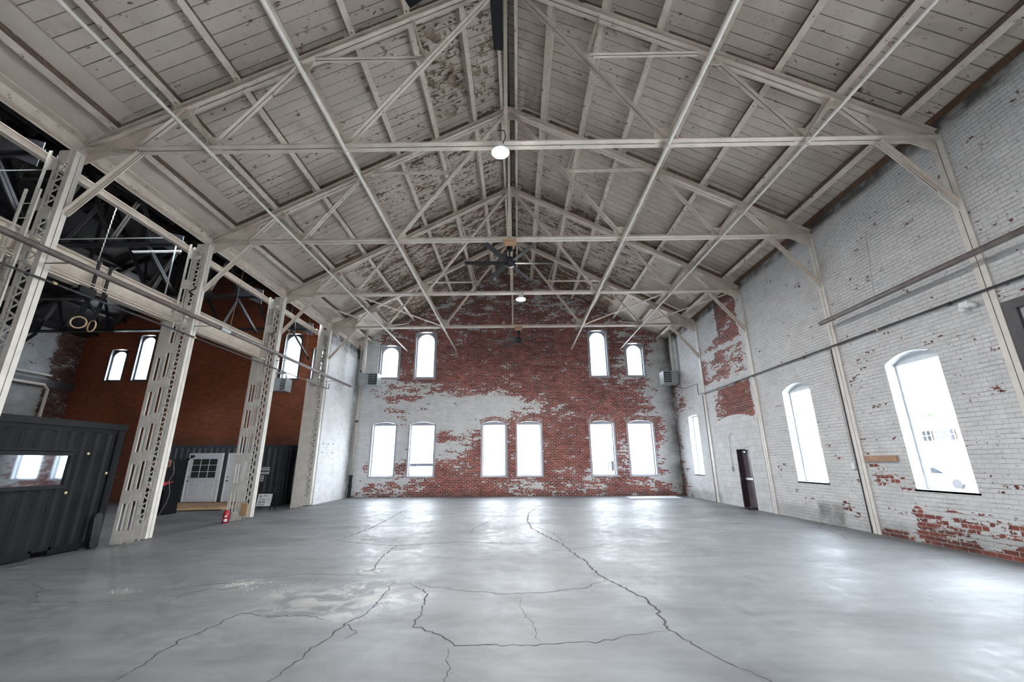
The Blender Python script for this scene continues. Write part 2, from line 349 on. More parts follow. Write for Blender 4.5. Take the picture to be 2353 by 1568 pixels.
# ---------------------------------------------------------------- walls as grids with openings
def lines(a, b, step, forced, clear=()):
    n = max(1, round((b-a)/step)); L = [a+(b-a)*i/n for i in range(n+1)]
    L = [v for v in L if all(abs(v-f) > step*.35 for f in forced) and not any(lo < v < hi for lo, hi in clear)] + [f for f in forced if a <= f <= b] + [a, b]
    return sorted(set(round(v, 5) for v in L))
def wallgrid(name, ax, c, a, b, z0, top, openings, thick, m, pfn, gfn=None, step=.16, parent=None, kind=None, reveal='reveal'):
    """ax: 'Y' -> wall in the XZ plane at Y=c ; 'X' -> wall in the YZ plane at X=c. thick: signed depth of the wall"""
    us = lines(a, b, step, [e for o in openings for e in o[:2]])
    zmax = max(top(a+(b-a)*i/40) for i in range(41))
    zs = lines(z0, zmax+.01, step, [e for o in openings for e in o[2:4]], [(o[3]+.001, o[3]+o[4]+.05) for o in openings])
    P3 = (lambda u, w, z: (u, w, z)) if ax == 'Y' else (lambda u, w, z: (w, u, z))
    verts, faces, idx = [], [], {}
    def zz(u, z):
        for o in openings:
            if o[0] < u < o[1] and abs(z-o[3]) < 1e-4 and o[4]:
                h = (o[1]-o[0])/2; return z+o[4]*(1-((u-(o[0]+o[1])/2)/h)**2)
        return min(z, top(u))
    def vid(i, j, side):
        k = (i, j, side)
        if k not in idx: idx[k] = len(verts); verts.append(P3(us[i], c+(thick if side else 0), zz(us[i], zs[j])))
        return idx[k]
    for i in range(len(us)-1):
        for j in range(len(zs)-1):
            uc, zc_ = (us[i]+us[i+1])/2, (zs[j]+zs[j+1])/2
            if any(o[0] < uc < o[1] and o[2] < zc_ < o[3] for o in openings): continue
            if zs[j] >= top(us[i])-1e-4 and zs[j] >= top(us[i+1])-1e-4: continue
            for side in (0, 1): faces.append([vid(i, j, side), vid(i+1, j, side), vid(i+1, j+1, side), vid(i, j+1, side)])
    nw = len(verts); nface = len(faces)
    for o in openings:
        L = [(o[0], o[2]), (o[0], o[3])]
        inner = [u for u in us if o[0] < u < o[1]]
        L += [(u, o[3]+o[4]*(1-((u-(o[0]+o[1])/2)/((o[1]-o[0])/2))**2)) for u in inner] + [(o[1], o[3]), (o[1], o[2])]
        for k in range(len(L)):
            p, q = L[k], L[(k+1) % len(L)]; bse = len(verts)
            verts += [P3(p[0], c, p[1]), P3(q[0], c, q[1]), P3(q[0], c+thick, q[1]), P3(p[0], c+thick, p[1])]
            faces.append([bse, bse+1, bse+2, bse+3])
    me = bpy.data.meshes.new(name); me.from_pydata(verts, [], faces); me.update()
    pa = me.attributes.new('paint', 'FLOAT', 'POINT'); ga = me.attributes.new('grime', 'FLOAT', 'POINT')
    for i, v in enumerate(verts):
        u = v[0] if ax == 'Y' else v[1]
        pa.data[i].value = pfn(u, v[2]) if i < nw else 1.02
        ga.data[i].value = gfn(u, v[2]) if (gfn and i < nw) else 0
    ob = bpy.data.objects.new(name, me); COL.objects.link(ob); me.materials.append(M[m]); me.materials.append(M[reveal])
    for fi in range(nface, len(faces)): me.polygons[fi].material_index = 1
    if parent: ob.parent = parent
    tag(ob, kind=kind or 'structure'); return ob
def table(rows, xs, ys):
    """bilinear lookup over a coarse table"""
    def f(x, y):
        def pos(v, L):
            if v <= L[0]: return 0, 0, 0.0
            if v >= L[-1]: return len(L)-1, len(L)-1, 0.0
            for i in range(len(L)-1):
                if L[i] <= v <= L[i+1]: return i, i+1, (v-L[i])/(L[i+1]-L[i])
        i0, i1, fx = pos(x, xs); j0, j1, fy = pos(y, ys)
        a = rows[j0][i0]*(1-fx)+rows[j0][i1]*fx; b = rows[j1][i0]*(1-fx)+rows[j1][i1]*fx
        return a*(1-fy)+b*fy
    return f
# paint left on the back wall, read off in a coarse table (0 = bare brick, 9 = sound paint)
BW = '''7 5 4 4 4 4 4 3 3 3 4 4 4 5 5 4 4 4 4
7 5 4 4 4 4 3 3 3 3 3 4 4 4 4 3 3 3 5
8 5 3 3 3 3 2 2 2 2 2 2 3 3 2 3 4 4 6
8 6 2 2 2 2 2 1 1 1 1 1 1 2 2 2 3 2 7
9 8 2 1 2 2 1 1 1 1 1 1 1 1 2 2 6 5 9
9 9 4 2 2 1 1 1 1 1 1 1 1 1 1 3 5 6 8
8 7 5 5 3 2 1 1 1 2 1 1 1 1 2 2 3 5 7
9 6 4 4 6 6 4 5 7 2 1 1 1 1 1 2 2 5 8
9 8 5 6 8 9 8 9 9 9 6 2 1 1 1 1 2 5 9
9 8 6 7 9 9 9 9 9 4 4 3 5 1 1 2 3 5 9
9 8 5 7 9 9 9 8 4 2 1 1 1 1 1 1 1 1 8
9 8 8 8 5 2 4 4 1 1 1 1 1 1 1 2 1 1 9
9 9 9 8 4 7 7 2 1 1 1 1 1 1 1 4 2 3 9
9 9 8 7 6 6 3 1 1 1 1 1 1 1 2 4 2 4 9
7 5 3 2 2 2 3 1 1 1 1 1 2 2 3 3 4 4 9
8 8 4 6 2 1 1 2 2 3 3 2 2 4 3 2 4 5 9
8 4 4 4 2 1 1 1 2 4 5 3 3 4 3 2 2 3 7
8 5 4 4 2 2 1 1 2 3 3 2 2 3 3 2 2 3 4'''
rows = [[min(1.03, int(q)/9*.92+(.12 if q == '9' else .05)) for q in r.split()] for r in BW.splitlines()]
bx = [at('Y', YB, 820+40*i, 950).x for i in range(19)]
by = [at('Y', YB, 1180, v).z for v in (680, 705, 740, 780, 820, 860, 885, 908, 930, 952, 972, 1000, 1030, 1052, 1072, 1102, 1120, 1135)]
order = sorted(range(len(by)), key=lambda i: by[i])
back_paint = table([rows[i] for i in order], bx, [by[i] for i in order])
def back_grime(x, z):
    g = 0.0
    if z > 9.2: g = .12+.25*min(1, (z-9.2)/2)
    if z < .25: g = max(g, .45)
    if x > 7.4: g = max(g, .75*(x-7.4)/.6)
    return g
lowW = [(at('Y', YB, a, 1090).x, at('Y', YB, b, 1090).x) for a, b in ((848, 902), (936, 994), (1108, 1162), (1190, 1245), (1362, 1417), (1452, 1510))]
lowW = [(a, b, .95, 3.50, .13) for a, b in lowW]
upW = [(-7.37, -6.28, 5.90, 7.72, .06), (-5.48, -4.36, 5.90, 8.44, .06), (3.92, 4.75, 5.90, 8.44, .06), (5.88, 6.72, 5.90, 7.72, .06)]
upW = [(-7.30, -6.33, 5.93, 7.68, .06), (-5.42, -4.40, 5.93, 8.42, .06), (3.90, 4.82, 5.93, 8.42, .06), (5.84, 6.72, 5.93, 7.68, .06)]
TH = .38
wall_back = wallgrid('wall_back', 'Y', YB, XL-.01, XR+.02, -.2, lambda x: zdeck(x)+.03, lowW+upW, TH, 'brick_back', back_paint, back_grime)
# right wall
def clampf(v, a=0.0, b=1.0): return max(a, min(b, v))
def right_paint(y, z):
    p = .90
    if z > 3.2: p = .925
    if z > 5.5: p = .94
    if y < 12.2 and z < 1.5: p = min(p, .86 if y < 11.3 else .90)
    if y < 9.3:
        edge = .15+.07*math.sin(y*2.3)+.04*math.sin(y*7); p = min(p, clampf((z-edge+.10)/.85, .05, 1)*.50+.36 if z > edge else .12)
    elif y < 10.5: p = min(p, clampf((z+.05)/.4, .4, .86))
    if 9.0 < y < 10.1 and .95 < z < 1.5: p = .62
    if 10.6 < y < 11.4 and 1.7 < z < 1.95: p = .6
    if 14.2 < y < 17.85 and z > 4.45:
        q = .24+.20*clampf((y-15.6)/2)
        if z < 5.9: q = .42+.12*math.sin(y*3)
        if y > 16.2 and z > 6.5-(y-16.2)*.35: q = .9
        if abs(z-(5.95)) < .09: q = .93
        if z < 4.65: q = .8
        p = q
        if y < 14.5: p = max(p, .75)
    if 14.35 < y < 17.3 and 3.1 < z < 4.36:
        p = .16+.5*clampf((y-16.4)/1)
    if 18.1 < y and z > 3.9 and z < 6.1:
        p = .5+.45*clampf((21.3-y-(6.1-z)*.4)/1.2)
    if y > 20.9: p = min(p, .55+.3*clampf((21.6-y)/.8)) if z < 6.2 else p
    if y > 20.4 and z < 1.6: p = min(p, .35+.5*clampf((21.6-y)/1.2))
    if y < 6.3: p = min(p, .95)
    return p
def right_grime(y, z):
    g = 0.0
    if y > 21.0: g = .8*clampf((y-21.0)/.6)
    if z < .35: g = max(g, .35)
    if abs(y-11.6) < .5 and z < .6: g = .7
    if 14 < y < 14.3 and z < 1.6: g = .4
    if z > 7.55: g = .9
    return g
rw = [(at('X', XR, a, 1100).y, at('X', XR, b, 1100).y) for a, b in ((2240, 2100), (1903, 1829), (1618, 1603))]
rightW = [(rw[0][0], 9.05, 1.02, 3.60, .16), (rw[1][0], 12.75, 1.02, 3.60, .16), (19.0, 20.05, 1.02, 3.60, .03)]
bay = (3.3, 6.1, 0.0, 3.60, 0.0)
doorO = (15.12, 16.05, 0.0, 2.06, 0.0)
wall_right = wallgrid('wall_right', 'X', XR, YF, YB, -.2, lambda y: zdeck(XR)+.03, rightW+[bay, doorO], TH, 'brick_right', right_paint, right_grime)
# blocked-up archway round the side door, set just proud of the brick
mb = MB()
def blk(y0, y1, z0, z1): mb.box(XR-.012, XR+.02, y0, y1, z0, z1)
blk(14.26, 15.12, 0, 2.06); blk(16.05, 17.60, 0, 2.06)
n = 14
for i in range(n):
    y0 = 14.26+(17.60-14.26)*i/n; y1 = 14.26+(17.60-14.26)*(i+1)/n; yc = (y0+y1)/2
    zt = 2.75+.50*math.sqrt(max(0, 1-((yc-15.93)/1.75)**2)); blk(y0, y1, 2.06, zt)
tag(mb.build('trim_1', 'block'), kind='structure')
# stub wall between nave and aisle at the back, rear wall, aisle walls
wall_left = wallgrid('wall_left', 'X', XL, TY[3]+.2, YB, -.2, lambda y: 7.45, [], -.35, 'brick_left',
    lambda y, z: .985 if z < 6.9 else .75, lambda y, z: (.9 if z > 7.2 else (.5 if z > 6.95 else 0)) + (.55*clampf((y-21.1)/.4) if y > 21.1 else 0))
rear = wallgrid('wall_front', 'Y', YF, XL-.01, XR+.4, -.2, lambda x: zdeck(x)+.03, [(-1.6, -.3, 1, 3.5, .1), (1.0, 2.3, 1, 3.5, .1)], -TH, 'brick_back', lambda x, z: .95, None, step=.5)
def aisle_top(x): return zdeck(x, AX)+.03
aisW = [(-22.05, -21.20, 5.93, 7.62, .06), (-20.62, -19.80, 5.93, 8.42, .06), (-12.60, -11.72, 5.93, 8.42, .06), (-10.98, -10.10, 5.93, 7.62, .06)]
wa = wallgrid('wall_aisle_back', 'Y', YB, AXL, XL-.02, -.2, aisle_top, aisW, TH, 'brick_aisle',
    lambda x, z: -.2, lambda x, z: .3 if z > 9.5 else (.4 if z < 2.9 else .0), step=.25)
ws = wallgrid('wall_aisle_left', 'X', AXL, YF, YB, -.2, lambda y: aisle_top(AXL), [], -TH, 'brick_aisle_side',
    lambda y, z: 1.0 if y < 20.35 and z < 5.7 else (.86 if y < 20.35 else .2), lambda y, z: .25, step=.3)
wf = wallgrid('wall_aisle_front', 'Y', YF, AXL, XL-.02, -.2, aisle_top, [], -TH, 'brick_aisle', lambda x, z: .2, None, step=.8)
# ---------------------------------------------------------------- floors
XS = -8.28       # edge of the nave slab
us = [XS+(XR+.4-XS)*i/90 for i in range(91)]; vs_ = [YF+(YB-YF)*i/140 for i in range(141)]
verts = [(u, v, 0) for v in vs_ for u in us]; nu = len(us)
faces = [(j*nu+i, j*nu+i+1, (j+1)*nu+i+1, (j+1)*nu+i) for j in range(140) for i in range(90)]
b = len(verts)
verts += [(XS, YF, 0), (XS, YB, 0), (XS, YB, -.15), (XS, YF, -.15)]; faces.append((b, b+1, b+2, b+3))
me = bpy.data.meshes.new('floor'); me.from_pydata(verts, [], faces); me.update()
pa = me.attributes.new('paint', 'FLOAT', 'POINT')
blobs = []
for px, py, r, a in ((545, 1345, .22, 1), (760, 1375, .45, .75), (850, 1350, .35, 1), (870, 1380, .32, 1), (670, 1365, .3, .6), (860, 1310, .25, 1), (800, 1410, .3, .8), (585, 1408, .15, .6), (960, 1372, .12, .9), (700, 1395, .4, .5), (283, 1360, .10, 1), (1385, 1335, .10, .9)):
    p = at('Z', 0, px, py); blobs.append((p.x, p.y, r, a))
for i, v in enumerate(verts):
    pa.data[i].value = max([0]+[a*clampf(1.5-math.hypot(v[0]-bx_, (v[1]-by_))/r) for bx_, by_, r, a in blobs])
floor = bpy.data.objects.new('floor', me); COL.objects.link(floor); me.materials.append(M['floor']); tag(floor, kind='structure')
mb = MB().box(AXL, XS-.001, YF, YB, -.25, -.13)
fa = mb.build('floor_aisle', 'floor'); tag(fa, kind='structure')
# cracks
def ribbon(pts, w0, w1, seed, jit=.5):
    rnd = random.Random(seed); P = [at('Z', 0, *p) for p in pts]; L = []
    for a_, b_ in zip(P, P[1:]):
        d = (b_-a_).length; k = max(2, int(d/.05)); k = min(k, 40)
        nrm = Vector((-(b_-a_).y, (b_-a_).x, 0)).normalized()
        for i in range(k):
            t = i/k; L.append(a_.lerp(b_, t)+nrm*(rnd.uniform(-1, 1)*.021+math.sin(i*.9+rnd.random())*.012))
    L.append(P[-1]); mb = MB(); b = 0; n = len(L)
    for i, p in enumerate(L):
        q = L[min(i+1, n-1)]-L[max(i-1, 0)]; nr = Vector((-q.y, q.x, 0)).normalized()
        t = i/(n-1); w = (w0+(w1-w0)*t)*rnd.uniform(.45, 1.25)*min(1, .25+6*min(t, 1-t))
        mb.v += [tuple(p+nr*w/2+Vector((0, 0, .0015))), tuple(p-nr*w/2+Vector((0, 0, .0015)))]
        if i: mb.f.append((2*i-2, 2*i, 2*i+1, 2*i-1))
    return mb
CR = [([(1240, 1162), (1215, 1180), (1212, 1197), (1222, 1215), (1250, 1230), (1290, 1250), (1305, 1262), (1320, 1275), (1345, 1290), (1362, 1310), (1390, 1330), (1430, 1350), (1480, 1375), (1505, 1395), (1520, 1420), (1540, 1450), (1580, 1475), (1620, 1500), (1660, 1520), (1700, 1535), (1740, 1552), (1790, 1580)], .022, .016),
      ([(1540, 1450), (1490, 1455), (1430, 1465), (1380, 1475), (1300, 1478), (1230, 1482), (1180, 1483), (1045, 1485), (1030, 1470), (1000, 1455), (955, 1442), (955, 1430), (970, 1405), (975, 1380), (985, 1365), (940, 1340)], .006, .012),
      ([(610, 1575), (650, 1545), (690, 1515), (720, 1490), (760, 1465), (790, 1435), (850, 1405), (880, 1370), (900, 1340)], .010, .010),
      ([(250, 1575), (300, 1545), (345, 1520), (360, 1505), (410, 1475), (460, 1455), (510, 1430), (530, 1420), (560, 1410), (620, 1418), (700, 1415), (760, 1425)], .010, .008),
      ([(975, 1155), (925, 1175), (900, 1190), (850, 1215), (775, 1243)], .012, .02),
      ([(500, 1232), (640, 1240), (775, 1243), (870, 1252), (910, 1255), (1060, 1246), (1200, 1250), (1240, 1247)], .012, .016),
      ([(910, 1255), (890, 1270), (870, 1290), (855, 1315)], .014, .012),
      ([(1030, 1490), (1028, 1530), (1025, 1572)], .004, .004),
      ([(1195, 1375), (1200, 1400), (1225, 1440), (1240, 1478)], .004, .004),
      ([(1390, 1335), (1340, 1352), (1250, 1362), (1160, 1365), (1060, 1358), (985, 1348), (940, 1335)], .008, .006),
      ([(70, 1340), (100, 1355), (65, 1385), (200, 1383), (340, 1383)], .006, .005),
      ([(1840, 1205), (1900, 1203), (1880, 1212), (1935, 1230), (1950, 1242)], .010, .008),
      ([(1370, 1145), (1440, 1165), (1560, 1180), (1700, 1190), (1860, 1195)], .010, .010),
      ([(1075, 1232), (1090, 1215), (1140, 1190), (1210, 1165)], .010, .010),
      ([(1305, 1262), (1350, 1258), (1450, 1244), (1560, 1240), (1575, 1238)], .008, .006),
      ([(420, 1350), (520, 1342), (600, 1330), (700, 1320), (850, 1322)], .006, .006),
      ([(360, 1395), (430, 1365), (500, 1348)], .006, .006),
      ([(1230, 1210), (1270, 1225), (1300, 1248)], .010, .010),
      ([(790, 1435), (820, 1450), (790, 1470)], .008, .004)]
for i, (pts, a, b_) in enumerate(CR): ribbon(pts, a*1.5, b_*1.6, 11+i).build('crack', 'crack', floor)
# crumbled concrete beside the cracks
rnd = random.Random(3); mb = MB()
for cx, cy, sp_, k in ((545, 1345, .16, 26), (283, 1360, .10, 14), (640, 1350, .25, 22), (1385, 1332, .08, 10), (858, 1312, .14, 18), (1275, 1226, .25, 14)):
    c = at('Z', 0, cx, cy)
    for _ in range(k):
        p = c+Vector((rnd.gauss(0, sp_), rnd.gauss(0, sp_*.7), 0)); r = rnd.uniform(.006, .022)
        vs = [(p.x+r*rnd.uniform(-1, -.4), p.y+r*rnd.uniform(-1, -.4), 0), (p.x+r*rnd.uniform(.4, 1), p.y-r*rnd.uniform(.3, 1), 0), (p.x+r*rnd.uniform(.2, 1), p.y+r*rnd.uniform(.4, 1), 0), (p.x-r*rnd.uniform(.3, 1), p.y+r, 0), (p.x+r*rnd.uniform(-.3, .3), p.y+r*rnd.uniform(-.3, .3), r*rnd.uniform(.5, .9))]
        mb.add(vs, [(0, 1, 4), (1, 2, 4), (2, 3, 4), (3, 0, 4), (3, 2, 1, 0)])
tag(mb.build('concrete_rubble', 'chip'), 'pale crumbs of broken concrete lying along the floor cracks', 'rubble', kind='stuff')
# ---------------------------------------------------------------- roof decks
def deckmesh(name, x0, x1, cc, m, pfn, step=.25, yb=YB, up=.10):
    nx = max(1, int(abs(x1-x0)/step)); ny = int((yb-YF)/step)
    V = [(x0+(x1-x0)*i/nx, YF+(yb-YF)*j/ny, zdeck(x0+(x1-x0)*i/nx, cc)) for j in range(ny+1) for i in range(nx+1)]
    Fc = [(j*(nx+1)+i, j*(nx+1)+i+1, (j+1)*(nx+1)+i+1, (j+1)*(nx+1)+i) for j in range(ny) for i in range(nx)]
    n = len(V)
    V += [(x0, YF, zdeck(x0, cc)+up), (x1, YF, zdeck(x1, cc)+up), (x1, yb, zdeck(x1, cc)+up), (x0, yb, zdeck(x0, cc)+up)]; Fc.append((n, n+1, n+2, n+3))
    me = bpy.data.meshes.new(name); me.from_pydata(V, [], Fc); me.update()
    pa = me.attributes.new('paint', 'FLOAT', 'POINT')
    for i, v in enumerate(V): pa.data[i].value = pfn(v[0], v[1])
    ob = bpy.data.objects.new(name, me); COL.objects.link(ob); me.materials.append(M[m]); tag(ob, kind='structure'); return ob
def lp(x, y):      # left slope paint
    p = .89
    if x > -3.6 and 5 < y < 10.3: p = .84
    if x > -2.4 and 6 < y < 9: p = .80
    if x > -5 and 10.3 < y < 14: p = .76
    if x > -3.4 and 10.3 < y < 14: p = .66
    if -7.7 < x < -5.6 and 6.9 < y < 14: p = .86
    if -8.6 < x < -6.6 and 8 < y < 13.5: p = .82
    if 14.1 < y < 18: p = .52 if x > -6.5 else .78
    if x < -7.5 and y > 13: p = .97
    if y > 18: p = .36 if x > -6.6 else .90
    return p
def rp(x, y):
    p = .885
    if x < 3 and y > 10.3: p = .76
    if x < 1.2 and y < 10: p = .88
    if 14.1 < y < 18: p = .58 if x < 5.5 else .84
    if y > 18: p = .38 if x < 5 else .86
    return p
deckmesh('ceiling', -7.62, -.17, -.17, 'deck', lp)
deckmesh('ceiling_right', -.17, XR+.4, -.17, 'deck', rp)
p0, p1 = -8.75, -7.60
V = MB().add([(p0, YF, zdeck(p0)), (p1, YF, zdeck(p1)), (p1, YB, zdeck(p1)), (p0, YB, zdeck(p0)), (p0, YF, zdeck(p0)+.1), (p1, YF, zdeck(p1)+.1), (p1, YB, zdeck(p1)+.1), (p0, YB, zdeck(p0)+.1)], [(0, 1, 2, 3), (4, 5, 6, 7), (0, 1, 5, 4), (1, 2, 6, 5), (2, 3, 7, 6), (3, 0, 4, 7)])
tag(V.build('ceiling_eave', 'panel'), kind='structure')
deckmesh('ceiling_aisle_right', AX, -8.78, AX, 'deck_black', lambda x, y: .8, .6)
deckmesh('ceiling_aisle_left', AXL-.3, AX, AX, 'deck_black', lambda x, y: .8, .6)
# peeling paint curls on the left slope
rnd = random.Random(5); mb = MB()
sl = math.atan(.53)
def flake(x, y, size):
    side = 1 if x < -.17 else -1
    z = zdeck(x)-.004; nrm = Vector((math.sin(sl)*side, 0, -math.cos(sl))); ux = Vector((math.cos(sl), 0, math.sin(sl)*side)); uy = Vector((0, 1, 0))
    a = rnd.uniform(-.5, .5); d1 = ux*math.cos(a)+uy*math.sin(a); d2 = uy*math.cos(a)-ux*math.sin(a)
    L = size*rnd.uniform(.8, 2.0); w = size*rnd.uniform(.5, 1.0); base = Vector((x, y, z)); k = 4; vs = []
    sg = rnd.choice((-1, 1))
    for i in range(k+1):
        t = i/k; lift = size*.55*t*t; adv = w*(t-.35*t*t)*sg; tap = 1-.75*t*rnd.uniform(.6, 1)
        c = base+d2*adv+nrm*(lift+.002)
        vs += [c-d1*L/2*tap, c+d1*L/2*tap*rnd.uniform(.7, 1)]
    mb.add(vs, [(2*i, 2*i+1, 2*i+3, 2*i+2) for i in range(k)])
for _ in range(900):
    r = rnd.random()
    if r < .35: x, y, sz = rnd.uniform(-2.3, -.5), rnd.uniform(4.6, 9.9), rnd.choice((.05, .07, .09, .12, .16, .2))
    elif r < .6: x, y, sz = rnd.uniform(-4.6, -.5), rnd.uniform(5.0, 9.9), rnd.uniform(.03, .09)
    elif r < .85: x, y, sz = rnd.uniform(-4.6, -.5), rnd.uniform(10.5, 13.9), rnd.uniform(.03, .08)
    elif r < .93: x, y, sz = rnd.uniform(.2, 4.5), rnd.uniform(6, 14), rnd.uniform(.03, .07)
    else: x, y, sz = rnd.uniform(-7.4, -5), rnd.uniform(7, 13), rnd.uniform(.03, .09)
    flake(x, y, sz)
tag(mb.build('peeling_paint', 'flake'), 'curled brown backed paint flakes peeling off the ceiling boards near the ridge', 'peeling paint', kind='stuff')
# ---------------------------------------------------------------- purlins
PX = [-.17+1.115*k for k in range(-7, 8) if k != 0]
def slope_pt(x, c, dn): return Vector((x, 0, zdeck(x, c)-dn))
def purlin(x, c, m, w=.125, h=.245):
    side = 1 if x < c else -1
    nrm = Vector((math.sin(sl)*side, 0, -math.cos(sl))); t = Vector((math.cos(sl), 0, math.sin(sl)*side))
    a = Vector((x, 0, zdeck(x, c))); P = [a-t*w/2-nrm*.004, a+t*w/2-nrm*.004, a+t*w/2+nrm*h, a-t*w/2+nrm*h]
    return MB().prism([p+Vector((0, YF+.01, 0)) for p in P], (0, YB-YF-.02, 0))
kl = 0
for x in PX:
    k = round(abs(x+.17)/1.115)
    up = ORD[7-k] if k < 8 else ''
    side = 'left' if x < 0 else 'right'
    ob = one('roof_purlin', purlin(x, -.17, 'wood_cream'), 'wood_cream', f'cream painted timber purlin, {up} up from the {side} eave of the nave roof', 'roof beam', f'purlins under the {side} roof slope')
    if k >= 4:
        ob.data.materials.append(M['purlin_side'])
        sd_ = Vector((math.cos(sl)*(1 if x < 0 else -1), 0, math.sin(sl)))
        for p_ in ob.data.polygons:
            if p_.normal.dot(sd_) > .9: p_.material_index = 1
# ridge: twin boards with a black vent slot between
rb = thing('ridge_beam', 'twin cream ridge boards with a black slot between them along the roof peak', 'roof beam', (-.17, 8.8, 12.0))
MB().box(-.42, -.34, YF+.01, YB-.01, 11.93, 12.17).build('ridge_board', 'wood_cream', rb)
MB().box(.02, .10, YF+.01, YB-.01, 11.93, 12.15).build('ridge_board', 'wood_cream', rb)
MB().box(-.20, -.14, YF+.01, YB-.01, 12.0, 12.28).build('slot_liner', 'black', rb)
# eave trim
ev = thing('eave_beam', 'cream painted eave beam running above the left column heads', 'roof beam', (-8.5, 8.8, 7.62))
MB().box(-8.62, -8.54, YF+.01, YB-.01, 7.55, 7.86).build('fascia_board', 'wood_cream', ev)
MB().box(-8.60, -8.38, YF+.01, YB-.01, 7.74, 7.775).build('flange', 'cream', ev)
MB().tube([(-8.72, YF, 7.62), (-8.72, YB-.05, 7.62)], .06).build('gutter_pipe', 'cream', ev, smooth=True)
es = thing('eave_strut', 'cream steel strut joining the column heads on the dark aisle side', 'roof beam', (-8.98, 8.8, 7.3))
MB().box(-9.04, -8.92, YF+.01, YB-.01, 7.33, 7.345).build('flange', 'cream', es)
MB().box(-8.99, -8.97, YF+.01, YB-.01, 7.20, 7.33).build('web', 'cream', es)
MB().box(-9.04, -8.92, YF+.01, YB-.01, 7.19, 7.205).build('flange', 'cream', es)
one('wall_plate', MB().box(XR-.05, XR-.005, YF+.01, YB-.01, 7.79, 7.92), 'wood_brown', 'dark brown timber plate where the right roof slope meets the white wall', 'roof beam')
